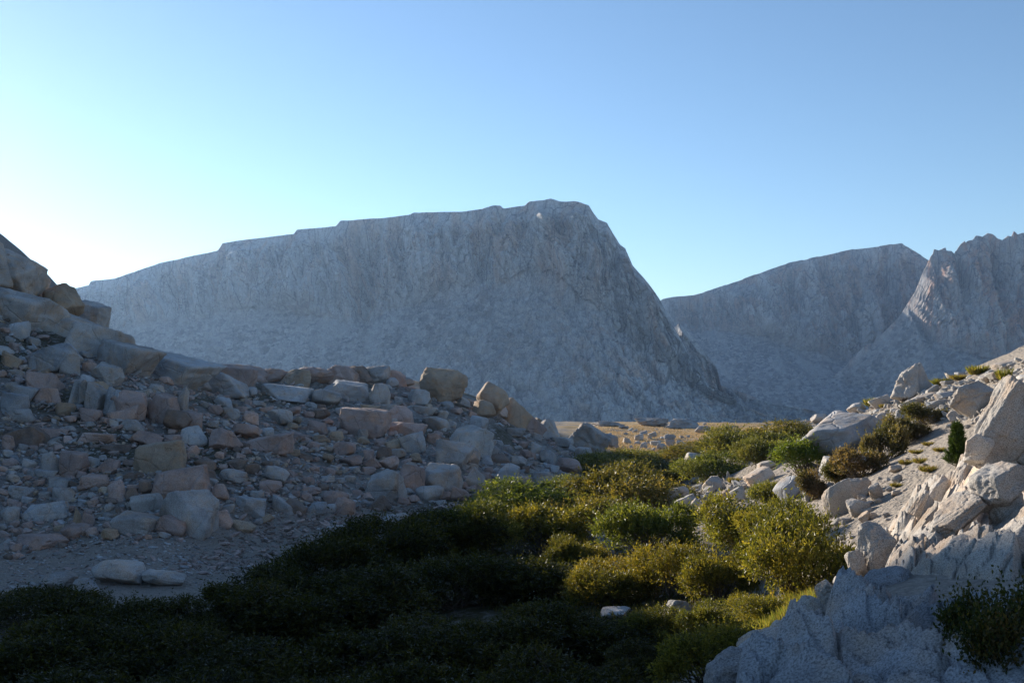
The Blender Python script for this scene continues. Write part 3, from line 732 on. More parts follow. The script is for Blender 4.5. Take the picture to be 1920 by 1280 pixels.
 (1207, 841, 18, 12, 10, 'k', 's', 'pale cube where the meadow meets the shade'),
 # gully and lower sunny slope
 (1308, 877, 58, 26, -8, 'r', 's', 'whitish domed boulder standing out of the far willows'),
 (1281, 881, 30, 16, -6, 'r', 'c', 'cream stone leaning on the whitish domed boulder'),
 (1278, 946, 44, 34, 18, 'r', 'c', 'largest boulder in the stone chute between the willows'),
 (1264, 928, 26, 16, 10, 'r', 's', 'pale stone at the upper end of the stone chute'),
 (1290, 951, 42, 20, 24, 's', 's', 'smooth slab sloping out of the stone chute'),
 (1315, 959, 25, 25, 40, 'k', 'c', 'warm-coloured block in the stone chute'),
 (1324, 968, 38, 20, 16, 'r', 's', 'egg-shaped pale boulder at the lower end of the stone chute'),
 (1351, 957, 28, 22, 30, 's', 's', 'tipped slab beside the egg-shaped pale boulder'),
 (1344, 921, 42, 28, 28, 'w', 'c', 'sharp-backed rock at the top of the stone chute'),
 (1338, 926, 24, 17, 30, 'k', 's', 'bluish block under the sharp-backed rock'),
 (1389, 940, 30, 27, 20, 'k', 'c', 'squared cream boulder beside the round willow'),
 (1370, 938, 22, 22, 40, 's', 'c', 'upright slab next to the squared cream boulder'),
 (1366, 897, 8, 14, 4, 'i', 's', 'tiny white spire poking up from the stone chute'),
 (1203, 962, 36, 21, 18, 'r', 'b', 'bluish boulder between two lit willows'),
 (1234, 949, 30, 13, 8, 'r', 's', 'flat-topped stone between two lit willows'),
 (1035, 958, 36, 20, -28, 's', 'b', 'bare grey slab between the first two lit willows'),
 (1120, 1015, 40, 42, 14, 'k', 'b', 'shaded bluish block in the dark hollow'),
 (1140, 1040, 30, 46, 10, 'w', 'b', 'tall bluish stone in the dark hollow'),
 (1090, 1036, 22, 14, -6, 'k', 'b', 'small pale block in the dark hollow'),
 (1122, 1055, 36, 12, 22, 's', 'b', 'thin pale slab at the bottom of the dark hollow'),
 (1160, 1062, 30, 9, 8, 's', 'b', 'flat wet-looking stone in the dark hollow'),
 (1268, 1166, 56, 38, -6, 'r', 's', 'domed boulder half sunk in the near willows'),
 (1155, 1158, 60, 14, 4, 's', 'b', 'flat shaded stone in a gap of the near willows'),
 (1440, 884, 40, 20, 15, 'k', 'c', 'oblong cream boulder balanced on a curved one'),
 (1428, 905, 52, 22, 24, 's', 'c', 'curved boulder carrying the oblong cream one'),
 (1590, 850, 176, 72, 14, 'k', 'b', 'huge slanting grey boulder with a lit upper edge'),
 (1536, 794, 30, 18, 8, 'r', 's', 'rounded boulder peeping over the slope behind the willows'),
 (1508, 804, 28, 16, 10, 'r', 'c', 'low stone at the top of the far willow bank'),
 (1607, 765, 38, 19, 14, 'r', 's', 'pale lump above the huge slanting boulder'),
 (1645, 748, 34, 14, 22, 'k', 's', 'small white block on the crest below the peaked boulder'),
 (1654, 763, 40, 20, 22, 's', 's', 'sloping white slab on the crest below the peaked boulder'),
 (1712, 744, 90, 66, -4, 'i', 's', 'peaked white boulder standing on the crest'),
 (1500, 932, 60, 42, 40, 'k', 'b', 'bluish slab tilted downhill under the bright green shrub'),
 (1566, 892, 70, 38, 22, 'k', 's', 'pale rough block beside the brown seedy shrub'),
 (1635, 830, 22, 14, 20, 'k', 's', 'small white block at the foot of the huge slanting boulder'),
 (1681, 822, 19, 17, 10, 'k', 's', 'white cube in the brown shrubs'),
 (1666, 803, 30, 12, 30, 's', 's', 'narrow white slab above the brown shrubs'),
 (1644, 936, 27, 30, 14, 'k', 'c', 'small jointed block next to the squared cracked boulder'),
 (1628, 976, 26, 15, 38, 's', 'c', 'cream slab lying on the bare sand'),
 (1572, 985, 24, 14, -10, 's', 's', 'shaded stone below the squared cracked boulder'),
 (1586, 982, 24, 12, 6, 's', 's', 'flat pale stone below the squared cracked boulder'),
 (1556, 918, 24, 14, -8, 'r', 'b', 'grey stone behind the squared cracked boulder'),
 (1513, 942, 15, 18, 0, 'k', 'w', 'small white stone beside the tilted bluish slab'),
 (1474, 928, 19, 14, 34, 'k', 'c', 'little cream block under the tilted bluish slab'),
 (1833, 778, 82, 64, 6, 'k', 's', 'massive square-sided boulder on the crest'),
 (1790, 790, 32, 20, -4, 'r', 'c', 'small round boulder in the shade of the massive square one'),
 (1750, 792, 32, 14, 20, 's', 'b', 'grey slab below the flat stacked stones'),
 (1733, 752, 50, 12, 14, 's', 's', 'uppermost of the flat stacked stones by the peaked boulder'),
 (1760, 764, 56, 14, 12, 's', 's', 'broadest of the flat stacked stones by the peaked boulder'),
 (1776, 746, 42, 12, 10, 's', 'b', 'grey flat stone behind the stacked ones'),
 (1712, 764, 40, 17, 30, 's', 's', 'leaning plate of rock at the foot of the peaked boulder'),
 (1752, 736, 30, 12, 32, 's', 's', 'thin blade of rock beside the peaked boulder'),
 (1700, 790, 44, 26, 10, 'k', 'b', 'grey block behind the huge slanting boulder'),
 (1856, 716, 40, 16, 18, 's', 's', 'flat rock on the crest above the massive square boulder'),
 (1893, 690, 54, 14, 14, 's', 's', 'long flat skyline rock at the picture edge'),
 (1880, 706, 50, 16, 18, 's', 's', 'tilted plate just under the skyline rock'),
 (1806, 705, 26, 10, 10, 's', 'b', 'small flat stone along the crest line'),
 (1778, 722, 24, 10, 8, 's', 'b', 'low stone on the crest past the peaked boulder'),
 (1816, 878, 36, 28, 8, 'i', 'c', 'white cone of rock at the foot of the pine sapling'),
 (1872, 882, 34, 34, 0, 'i', 'c', 'pointed stone below the great textured outcrop'),
 (1902, 896, 46, 34, 34, 'r', 't', 'smooth warm-coloured boulder at the picture edge'),
 (1860, 936, 60, 66, -4, 'r', 'c', 'rough ball-shaped boulder beneath the pointed stone'),
 (1512, 1118, 20, 14, 12, 'k', 'c', 'small stone beside the sedge strip'),
 (1556, 1124, 42, 36, 26, 'w', 'c', 'jagged lit stone at the rim of the near slab'),
 (1590, 1100, 30, 28, 40, 'k', 'c', 'small jagged stone above the rim of the near slab'),
 (1608, 1072, 28, 24, 20, 'k', 'c', 'cream stone beside the tall willow'),
]
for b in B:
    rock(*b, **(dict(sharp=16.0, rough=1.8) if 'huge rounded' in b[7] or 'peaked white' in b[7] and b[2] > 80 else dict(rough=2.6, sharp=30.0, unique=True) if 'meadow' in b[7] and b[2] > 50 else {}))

# ---- bedrock steps and crags made of several blocks
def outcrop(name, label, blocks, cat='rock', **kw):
    e = bpy.data.objects.new(name, None); col.objects.link(e)
    tag(e, label, cat)
    x, y, z = spot(blocks[0][0], blocks[0][1], kw.get('Y'))
    e.location = (x, y, z)
    bpy.context.view_layer.update()
    for b in blocks:
        k2 = dict(kw); 
        if len(b) > 7: k2.update(b[7])
        o = rock(*b[:7], None, name='block', parent=e, **k2)
        o.location = [o.location[i] - (x, y, z)[i] for i in range(3)]
    HERO.append((x, y, 1.5, blocks[0][0], blocks[0][1], label, 150))
    return e

outcrop('rock_ledge', 'long ledge of bedrock split by dark upright cracks', [
    (86, 744, 92, 46, -16, 'k', 'p'), (136, 760, 22, 52, -10, 'k', 'g'), (150, 765, 20, 54, -10, 'k', 'g'), (173, 776, 40, 60, -10, 'k', 'g'), (204, 786, 32, 62, -8, 'k', 'b'),
    (247, 792, 64, 62, -7, 'k', 'p'), (302, 794, 66, 58, -8, 'k', 'p'), (335, 782, 30, 62, -14, 'w', 'g')], sub=5, sharp=70, depth=1.3, sink=0.2, rough=0.7)
outcrop('rock_crag', 'stepped crag of pale bedrock climbing the skyline at the picture edge', [
    (10, 540, 110, 80, -10, 'k', 'g'), (62, 552, 44, 46, -22, 'k', 'g'), (104, 588, 70, 60, -30, 'k', 't'), (30, 612, 150, 76, -8, 'k', 'g'), (-30, 520, 100, 90, -6, 'k', 'g'), (150, 640, 140, 56, -12, 'k', 'g')],
    sub=5, sharp=50, depth=0.9, sink=0.25, rough=1.0)
outcrop('bedrock_slab', 'smooth sloping bedrock running down from the crag', [
    (240, 700, 130, 66, -16, 's', 'g'), (180, 668, 120, 60, -16, 's', 'g'), (330, 718, 150, 52, -13, 's', 'b'), (415, 742, 100, 46, -8, 'k', 'b'), (440, 722, 80, 34, -6, 's', 'p')],
    sub=5, sharp=40, depth=0.9, sink=0.3, rough=1.0)
outcrop('skyline_bank', 'broken bank of pinkish rock along the skyline', [
    (455, 712, 110, 30, -8, 'w', 'p'), (505, 716, 70, 26, 6, 'r', 'p'), (548, 722, 60, 34, -10, 'w', 't'), (592, 722, 86, 36, 4, 'r', 'p'), (640, 724, 60, 40, -8, 'k', 'p'), (668, 722, 70, 38, 6, 'r', 'd'), (712, 720, 54, 36, 10, 'r', 'g'), (740, 722, 46, 28, -12, 'w', 'p'),
    (576, 706, 16, 22, 8, 'i', 'w'), (520, 708, 30, 18, 14, 'w', 't'), (474, 706, 30, 20, -6, 'r', 'p')],
    sub=5, depth=1.0, sink=0.3, rough=2.2, sharp=12)
outcrop('tan_rock_rib', 'tan rib of rock sloping down from the huge boulder to the meadow', [
    (952, 790, 60, 40, -28, 's', 't'), (985, 806, 60, 30, -30, 's', 'p'), (1012, 815, 50, 26, -28, 's', 't')], sub=4, depth=0.9, sink=0.3)
outcrop('cracked_boulder', 'squared boulder cut by level and upright cracks on the sandy slope', [
    (1576, 968, 50, 72, 8, 'k', 'c'), (1610, 938, 44, 42, 0, 'k', 'c'), (1608, 968, 46, 32, 0, 'k', 'c'), (1608, 903, 40, 14, -4, 's', 'c', {'lift': 0.55}), (1590, 893, 22, 8, 0, 's', 'c', {'lift': 0.62})],
    cat='boulder', sub=5, sharp=26, depth=0.9, sink=0.08, mat=M_NEAR)
NEAR = dict(mat=M_NEAR, sub=5, rough=1.6, sharp=26)
outcrop('textured_outcrop', 'great rough outcrop leaning in at the picture edge', [
    (1862, 876, 96, 178, -24, 'k', 'c', {'sub': 6}), (1930, 880, 110, 190, -14, 'k', 'c', {}), (1828, 868, 50, 56, -20, 'k', 'c')], Y=13.5, depth=0.9, sink=0.1, **NEAR)
outcrop('leaning_fin', 'broad leaning fin of jointed rock on the sunny slope', [
    (1782, 976, 56, 116, -32, 'k', 'c', {'sub': 6}), (1752, 930, 26, 44, -36, 'k', 'c')], Y=15.0, depth=0.9, sink=0.12, **NEAR)
outcrop('thin_fins', 'pair of thin sharp fins beside the sand', [
    (1722, 1012, 30, 80, -30, 'w', 'c'), (1716, 962, 24, 50, -24, 'i', 's')], Y=14.0, depth=1.1, sink=0.12, **NEAR)
outcrop('stepped_rocks', 'stepped rough rocks between the leaning fin and the diagonal rib', [
    (1760, 1020, 40, 56, -30, 'k', 'c'), (1798, 1004, 48, 62, -28, 'k', 'c'), (1836, 980, 60, 80, -34, 'k', 'c')], Y=13.0, depth=1.0, sink=0.15, **NEAR)
outcrop('pyramid_rock', 'big pyramid of rough rock above the near slab', [
    (1668, 1078, 104, 96, 4, 'i', 'c', {'sub': 6}), (1620, 1080, 36, 50, 20, 'k', 'c'), (1700, 1072, 34, 28, 10, 'r', 'c')], Y=11.6, depth=0.9, sink=0.15, **NEAR)
outcrop('diagonal_rib', 'diagonal rib of rough rock climbing to the picture edge', [
    (1760, 1062, 120, 52, 38, 'k', 'c', {}), (1838, 1000, 130, 60, 42, 'k', 'c', {'sub': 6}), (1915, 930, 120, 70, 44, 'k', 'c'), (1910, 1012, 80, 110, 4, 'k', 'c')], Y=10.4, depth=0.8, sink=0.1, **NEAR)
outcrop('rounded_near_rocks', 'rounded rough rocks between the diagonal rib and the shaded slab', [
    (1830, 1076, 70, 68, 12, 'r', 'c', {}), (1892, 1080, 100, 74, 6, 'r', 'c', {})], Y=9.2, depth=0.9, sink=0.1, **NEAR)
# near bedrock: a sheet of rounded, jointed granite lying on the slope
def bedrock(name, label, pa, ra, na, nr, seed, poly, amp, dirn, tint, fade=26.0, dip=0.7):
    a = np.arctan((np.linspace(*pa, na) - 960) / FOC); r = np.geomspace(*ra, nr)
    A, Rr = np.meshgrid(a, r)
    x, y = Rr * np.sin(A), Rr * np.cos(A)
    z = ground_smooth(x.ravel(), y.ravel()).reshape(x.shape)
    ppx, ppy = pix(x, y, z)
    # signed distance (pixels) inside the outline
    pl = np.array(poly, float); q = np.roll(pl, -1, 0)
    inside = np.zeros(x.shape, bool); dist = np.full(x.shape, 1e9)
    for (x0, y0), (x1, y1) in zip(pl, q):
        c = ((y0 > ppy) != (y1 > ppy)) & (ppx < (x1 - x0) * (ppy - y0) / (y1 - y0 + 1e-9) + x0); inside ^= c
        t_ = np.clip(((ppx - x0) * (x1 - x0) + (ppy - y0) * (y1 - y0)) / ((x1 - x0) ** 2 + (y1 - y0) ** 2), 0, 1)
        dist = np.minimum(dist, np.hypot(ppx - x0 - t_ * (x1 - x0), ppy - y0 - t_ * (y1 - y0)))
    s_ = np.where(inside, dist, -dist)
    e = sstep(-fade * 0.6, fade, s_ + 16 * fbm(seed + 1, x * 1.5, y * 1.5, octaves=3))
    ca, sa = math.cos(dirn), math.sin(dirn)
    wx = 0.14 * fbm(seed + 2, x * 0.9, y * 0.9, octaves=3); wy = 0.14 * fbm(seed + 3, x * 0.9, y * 0.9, octaves=3)
    lx, ly = (x + wx) * ca + (y + wy) * sa, -(x + wx) * sa + (y + wy) * ca
    d1, gap, cr, ox, oy = cells(seed + 4, lx / 0.85, ly / 2.1)
    amp = amp * np.clip(Rr / ra[1], 0.35, 1.0) ** 0.7
    h = amp * ((cr - 0.3) * 0.85 + 0.12 * (1 - d1 * d1) + dip * ox + 0.9 * oy * (ihash(np.full(1, seed), np.floor(cr * 9999)) - 0.5) - 0.6 * sstep(0.10, 0.0, gap))
    d1, gap, cr, ox, oy = cells(seed + 5, lx / 0.34, ly / 0.6)
    h += amp * 0.32 * ((cr - 0.4) * 0.7 + 0.8 * ox + 0.8 * oy * (ihash(np.full(1, seed + 1), np.floor(cr * 9999)) - 0.5) - 0.5 * sstep(0.10, 0.0, gap))
    d1, gap, cr, ox, oy = cells(seed + 9, lx / 0.13, ly / 0.20)
    h += amp * 0.14 * ((cr - 0.4) * 0.8 + 0.8 * ox)
    h += amp * (0.20 * fbm(seed + 6, x * 2.2, y * 2.2, octaves=5, gain=0.55) + 0.10 * ridged(seed + 7, lx * 5, ly * 2.5, octaves=3))
    z2 = z - 0.30 + (0.33 + np.maximum(h, -0.06)) * e
    V = np.stack([x, y, z2], -1).reshape(-1, 3)
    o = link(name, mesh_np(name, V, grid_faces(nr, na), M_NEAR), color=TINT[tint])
    tag(o, label, 'rock')
    return o
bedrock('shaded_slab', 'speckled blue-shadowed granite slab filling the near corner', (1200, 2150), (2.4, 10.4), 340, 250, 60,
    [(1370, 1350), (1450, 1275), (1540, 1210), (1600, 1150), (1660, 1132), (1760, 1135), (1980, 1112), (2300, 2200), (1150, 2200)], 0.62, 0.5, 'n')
bedrock('sunlit_bedrock', 'broken sunlit bedrock stepping up to the picture edge', (1580, 2150), (8.6, 20.0), 320, 200, 80,
    [(1600, 1085), (1640, 1020), (1700, 960), (1740, 900), (1810, 850), (1860, 800), (2150, 780), (2150, 1100), (1760, 1090)], 0.46, -0.25, 'c', dip=0.85)
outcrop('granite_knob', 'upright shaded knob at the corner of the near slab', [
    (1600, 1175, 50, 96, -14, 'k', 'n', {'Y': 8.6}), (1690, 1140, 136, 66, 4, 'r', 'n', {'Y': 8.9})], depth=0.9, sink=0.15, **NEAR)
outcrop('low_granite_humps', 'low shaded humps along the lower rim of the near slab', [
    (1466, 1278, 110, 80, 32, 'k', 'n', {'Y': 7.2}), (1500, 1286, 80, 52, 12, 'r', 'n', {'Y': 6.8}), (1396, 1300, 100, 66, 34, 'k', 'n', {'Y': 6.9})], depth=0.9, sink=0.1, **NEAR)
outcrop('jagged_rim', 'jagged broken rim of rock left of the shaded slab', [
    (1450, 1236, 90, 56, 34, 'k', 'c'), (1500, 1212, 80, 60, 34, 'w', 'c'), (1545, 1180, 70, 60, 36, 'k', 'c'), (1530, 1160, 50, 34, 30, 'w', 'c')], Y=8.8, depth=0.9, sink=0.1, **NEAR)
# ------------------------------------------------------------------ stones between the boulders
import re
def core(lb):
    return re.split(r"\s(?:on|at|by|in|under|below|beside|behind|above|against|between|with|near|of|from|downhill|uphill|just|lying|leaning|resting|where|next|along|past|standing|split|cut|beneath|sitting|running|wedged|jutting|among|tucked|sliding|catching|tilted up|sloping|poking|peeping|balanced|carrying|half|facing|underneath|high|alone)\s", lb)[0].rstrip(',')
cores = {}
for h in HERO: cores.setdefault(core(h[5]), []).append(h)
REFS = [(k, v[0]) for k, v in cores.items() if len(v) == 1 and 2 <= len(k.split()) <= 7]
hero_px = np.array([(h[3], h[4], h[6]) for h in HERO], float)
crest_px = np.array([(0, 520), (100, 640), (210, 650), (300, 690), (400, 720), (480, 712), (600, 712), (720, 716), (800, 735), (880, 745), (960, 785), (1040, 815), (1130, 850)], float)
foot_px = np.array([(0, 1050), (150, 1020), (300, 1005), (450, 985), (600, 960), (760, 945), (880, 940), (1000, 915), (1080, 895), (1130, 880)], float)
def left_ok(px, py):
    return np.interp(px, *crest_px.T) + 6 < py < np.interp(px, *foot_px.T)
def poly_ok(poly):
    pl = np.array(poly, float)
    def f(px, py):
        c = False
        for (x0, y0), (x1, y1) in zip(pl, np.roll(pl, -1, 0)):
            if (y0 > py) != (y1 > py) and px < (x1 - x0) * (py - y0) / (y1 - y0) + x0: c = not c
        return c
    return f
CHUTE = poly_ok([(1240, 910), (1330, 880), (1420, 900), (1480, 930), (1520, 945), (1420, 950), (1340, 990), (1240, 965)])
CREST = poly_ok([(1500, 800), (1600, 745), (1680, 735), (1800, 705), (1920, 672), (1920, 710), (1860, 790), (1740, 800), (1620, 830), (1560, 900), (1480, 900)])
SAND = poly_ok([(1560, 1000), (1640, 900), (1780, 790), (1820, 800), (1740, 900), (1640, 1020), (1560, 1060)])
MEADOW = poly_ok([(1110, 800), (1400, 792), (1480, 800), (1420, 820), (1320, 835), (1180, 850), (1120, 832)])
rs = np.random.default_rng(21)
placed = hero_px.tolist()
autos = []
def throw(n, ok, box, lo, hi, tints, tag_, tries=30000, pack=0.36):
    k = 0
    for _ in range(tries):
        if k >= n: break
        px, py = rs.uniform(box[0], box[2]), rs.uniform(box[1], box[3])
        if not ok(px, py): continue
        w = lo * (hi / lo) ** (rs.random() ** 1.8)
        q = np.array(placed)
        if (np.hypot(q[:, 0] - px, (q[:, 1] - py) * 1.5) < pack * (q[:, 2] + w)).any(): continue
        placed.append([px, py, w]); autos.append((px, py, w, str(rs.choice(list(tints))), tag_)); k += 1
throw(290, left_ok, (0, 520, 1130, 1050), 18, 48, 'gggppppbtd', 'stones of the shaded boulder slope')
throw(30, CHUTE, (1240, 880, 1520, 990), 9, 22, 'sscc', 'stones of the chute between the willows', pack=0.3)
throw(26, CREST, (1480, 670, 1920, 900), 11, 26, 'ssscc', 'stones of the sunny crest')
throw(14, SAND, (1540, 780, 1830, 1060), 9, 20, 'cc', 'stones on the sandy slope')
RIM = poly_ok([(1520, 960), (1640, 880), (1700, 870), (1660, 960), (1610, 1050), (1550, 1060)])
throw(30, RIM, (1510, 860, 1710, 1070), 10, 26, 'cccs', 'stones on the sandy slope', pack=0.3)
throw(38, MEADOW, (1110, 790, 1480, 850), 8, 18, 'sgg', 'stones in the golden meadow')
SIDE = {'stones of the shaded boulder slope': 'on the shaded slope', 'stones of the chute between the willows': 'in the stone chute', 'stones of the sunny crest': 'on the sunny crest', 'stones on the sandy slope': 'on the sand', 'stones in the golden meadow': 'in the meadow'}
ORD = ['nearest', 'second nearest', 'third nearest', 'fourth nearest', 'fifth nearest', 'sixth nearest', 'seventh nearest', 'eighth nearest', 'ninth nearest', 'tenth nearest']
fam = {}
for i, (px, py, w, tn, gr) in enumerate(autos):
    d = [(math.hypot(h[3] - px, h[4] - py), k, h) for k, h in REFS]
    dist, k, h = min(d, key=lambda q: q[0])
    dx, dy = px - h[3], py - h[4]
    rel = ('right of' if dx > 0 else 'left of') if abs(dx) > abs(dy) * 1.2 else ('below' if dy > 0 else 'above')
    fam.setdefault((k, WORD[tn], rel), []).append((dist, i))
label_of = {}
for (k, cw, rel), v in fam.items():
    for n_, (dist, i) in enumerate(sorted(v)):
        label_of[i] = ('%s %s stone %s the %s' % (ORD[min(n_, 9)], cw, rel, k)) if len(v) > 1 else '%s stone lying just %s the %s' % (cw, rel, k)
for i, (px, py, w, tn, gr) in enumerate(autos):
    kd = str(rs.choice(list('kkwrrs')))
    n_h = len(HERO)
    o = rock(px, py + w * 0.28, w, w * rs.uniform(0.42, 0.72), rs.normal(-4 if px < 1140 else 10, 12), kd, tn, label_of[i], name='talus_block' if 'boulder slope' in gr else 'stone', group=gr, unique=False, cat='stone')
    del HERO[n_h:]

def rubble(name, label, ok, box, n, lo, hi, tints, seed, flat=0.6, shapes=None):
    """loose stones too small and too many to tell apart: one mesh"""
    r = np.random.default_rng(seed)
    px = r.uniform(box[0], box[2], n * 4); py = r.uniform(box[1], box[3], n * 4)
    keep = np.array([ok(a, b) for a, b in zip(px, py)])
    px, py = px[keep][:n], py[keep][:n]
    # march all sight lines together
    ys = np.geomspace(5.0, 300.0, 420)
    u, v = (px - 960) / FOC, (py - HORIZON) / FOC
    zz = ground_smooth(u[:, None] * ys, np.broadcast_to(ys, (len(px), len(ys))))
    below = (-v[:, None] * ys < zz)
    below[:, :2] = False
    has = below.any(1); Y = ys[np.argmax(below, 1)]
    u, Y = u[has], Y[has]
    x, y = u * Y, Y * r.uniform(0.985, 1.015, len(Y))
    z = ground(x, y)
    size = lo * (hi / lo) ** (r.random(len(x)) ** 2.0) * y / FOC
    base, f = ICO[1]
    nv = len(base)
    sc = r.uniform(0.6, 1.0, (len(x), 3)) * np.array([1.0, 1.0, flat]); sc[:, 0] *= r.uniform(1, 1.5, len(x))
    if shapes is not None:
        f = shapes[0][1]; nv = len(shapes[0][0])
        jit = np.array([(q[0] - np.array([0, 0, 0.5])) * 2.0 for q in shapes])[r.integers(0, len(shapes), len(x))] * sc[:, None]
    else:
        jit = base[None] * (1 + r.normal(0, 0.22, (len(x), nv, 1))) * sc[:, None]
    a = r.uniform(0, 6.28, len(x)); ca, sa = np.cos(a)[:, None], np.sin(a)[:, None]
    tilt = r.normal(0, 0.35, (len(x), 1))
    X = jit[..., 0] * ca - jit[..., 1] * sa; Yv = jit[..., 0] * sa + jit[..., 1] * ca; Z = jit[..., 2] + X * tilt
    hs = (size / 2)[:, None]
    V = np.stack([x[:, None] + X * hs, y[:, None] + Yv * hs, z[:, None] + Z * hs + 0.12 * hs], -1).reshape(-1, 3)
    F = (f[None] + (np.arange(len(x)) * nv)[:, None, None]).reshape(-1, 3)
    C = np.array([TINT[c] for c in tints])[r.integers(0, len(tints), len(x))] * r.uniform(0.6, 1.2, (len(x), 1))
    C = np.repeat(np.concatenate([C, np.ones((len(x), 1))], 1), nv, 0)
    o = link(name, mesh_np(name, V, F, M_RUBBLE, False, C))
    tag(o, label, 'rubble', kind='stuff')
t = NT('loose_granite')
ta = t.node('ShaderNodeAttribute', attribute_name='tint')
M_RUBBLE = t.finish(t.mix(ta.outputs['Color'], t.ramp(t.noise(9, 5, 0.7), (0.3, 0.65), (0.7, 1.2)), 1.0, 'MULTIPLY'), t.bump(t.noise(14, 5, 0.7), 0.6, 0.04), 0.92, 0.1)
rubble('scree', 'loose pinkish and grey scree between the shaded boulders', left_ok, (0, 520, 1130, 1050), 8500, 3.0, 18, 'ggppbtd', 1)
SHAPES = [rock_verts(700 + i, ('block', 'wedge', 'round', 'slab')[i % 4], 2, 60.0) for i in range(24)]
rubble('talus', 'tumbled talus blocks filling the gaps between the shaded boulders', left_ok, (0, 520, 1130, 1050), 1900, 9, 22, 'gggppppbtd', 8, 0.62, SHAPES)
rubble('red_rubble', 'flat reddish rubble where the shaded flat meets the willows', poly_ok([(330, 1080), (420, 1010), (560, 975), (700, 950), (880, 945), (880, 975), (700, 1000), (560, 1025), (420, 1090)]), (330, 940, 890, 1095), 700, 6, 20, 'dpppd', 10, 0.4, SHAPES)
rubble('flat_stones', 'scattered stones lying on the shaded gravel flat', poly_ok([(0, 1030), (300, 1010), (400, 1000), (380, 1090), (0, 1100)]), (0, 1000, 400, 1100), 260, 5, 18, 'ggbpd', 14, 0.4, SHAPES)
rubble('gravel', 'fine loose gravel of the shaded flat below the boulders', poly_ok([(0, 1020), (400, 985), (700, 945), (900, 935), (900, 985), (640, 1020), (460, 1105), (0, 1110)]), (0, 930, 900, 1110), 6000, 1.8, 9, 'ggpbd', 2, 0.45)
rubble('stone_litter', 'loose cream stones scattered over the sunny slope', lambda a, b: CHUTE(a, b) or CREST(a, b), (1240, 670, 1920, 990), 2300, 3.0, 13, 'ssccg', 3)
rubble('crest_talus', 'tumbled cream blocks between the boulders of the sunny slope', lambda a, b: CHUTE(a, b) or CREST(a, b), (1240, 670, 1920, 990), 800, 8, 24, 'sscc', 9, 0.6, SHAPES)
rubble('sand_grit', 'coarse grit and pebbles on the sandy slope', SAND, (1540, 780, 1830, 1060), 1500, 1.6, 7, 'cccg', 4, 0.5)
rubble('meadow_stones', 'small stones strewn through the golden meadow', MEADOW, (1110, 790, 1480, 850), 420, 2.0, 7, 'sgg', 5, 0.5)
rubble('gully_stones', 'small stones on the gully floor under the willows', poly_ok([(880, 960), (1120, 870), (1300, 880), (1420, 960), (1560, 1060), (1500, 1160), (1200, 1200), (900, 1100)]), (880, 860, 1560, 1200), 1200, 3.0, 12, 'ggbb', 6)

# ------------------------------------------------------------------ plants
def leaf_material(name, rough=0.42, trans=0.5, glow=(1.5, 1.45, 0.6)):
    m = bpy.data.materials.new(name); m.use_nodes = True
    n, l = m.node_tree.nodes, m.node_tree.links
    b = n['Principled BSDF']
    at = n.new('ShaderNodeAttribute'); at.attribute_name = 'tint'
    oi = n.new('ShaderNodeObjectInfo')
    mx = n.new('ShaderNodeMix'); mx.data_type = 'RGBA'; mx.blend_type = 'MULTIPLY'; mx.inputs[0].default_value = 1.0
    l.new(at.outputs['Color'], mx.inputs[6]); l.new(oi.outputs['Color'], mx.inputs[7])
    l.new(mx.outputs[2], b.inputs['Base Color'])
    b.inputs['Roughness'].default_value = rough; b.inputs['Specular IOR Level'].default_value = 0.35
    tr = n.new('ShaderNodeBsdfTranslucent')
    m2 = n.new('ShaderNodeMix'); m2.data_type = 'RGBA'; m2.blend_type = 'MULTIPLY'; m2.inputs[0].default_value = 1.0
    l.new(mx.outputs[2], m2.inputs[6]); m2.inputs[7].default_value = (*glow, 1)
    l.new(m2.outputs[2], tr.inputs['Color'])
    ms = n.new('ShaderNodeMixShader'); ms.inputs[0].default_value = trans
    l.new(b.outputs[0], ms.inputs[1]); l.new(tr.outputs[0], ms.inputs[2])
    l.new(ms.outputs[0], n['Material Output'].inputs['Surface'])
    return m
M_LEAF = leaf_material('willow_leaf')
M_STRAW = leaf_material('dry_grass', 0.6, 0.25, (1.1, 1.0, 0.85))
M_NEEDLE = leaf_material('pine_needle', 0.5, 0.15)
t = NT('bark'); M_BARK = t.finish(t.mix((0.10, 0.08, 0.06), (0.17, 0.14, 0.11), t.noise(20, 4)), t.bump(t.noise(40, 4), 0.5, 0.01), 0.9, 0.1)

def unit(v):
    return v / np.maximum(np.linalg.norm(v, axis=-1, keepdims=True), 1e-9)

def leaves(base, dirn, length, width, r, colors):
    """diamond leaves at base along dirn"""
    n = len(base)
    side = unit(np.cross(dirn, unit(r.normal(size=(n, 3)))))
    nrm = np.cross(side, dirn)
    L, W = length[:, None], width[:, None]
    v = np.stack([base, base + dirn * L * 0.45 + side * W * 0.5 + nrm * L * 0.06, base + dirn * L, base + dirn * L * 0.45 - side * W * 0.5 + nrm * L * 0.06], 1).reshape(-1, 3)
    f = np.arange(n * 4).reshape(-1, 4)
    return v, f, np.repeat(np.concatenate([colors, np.ones((n, 1))], 1), 4, 0)

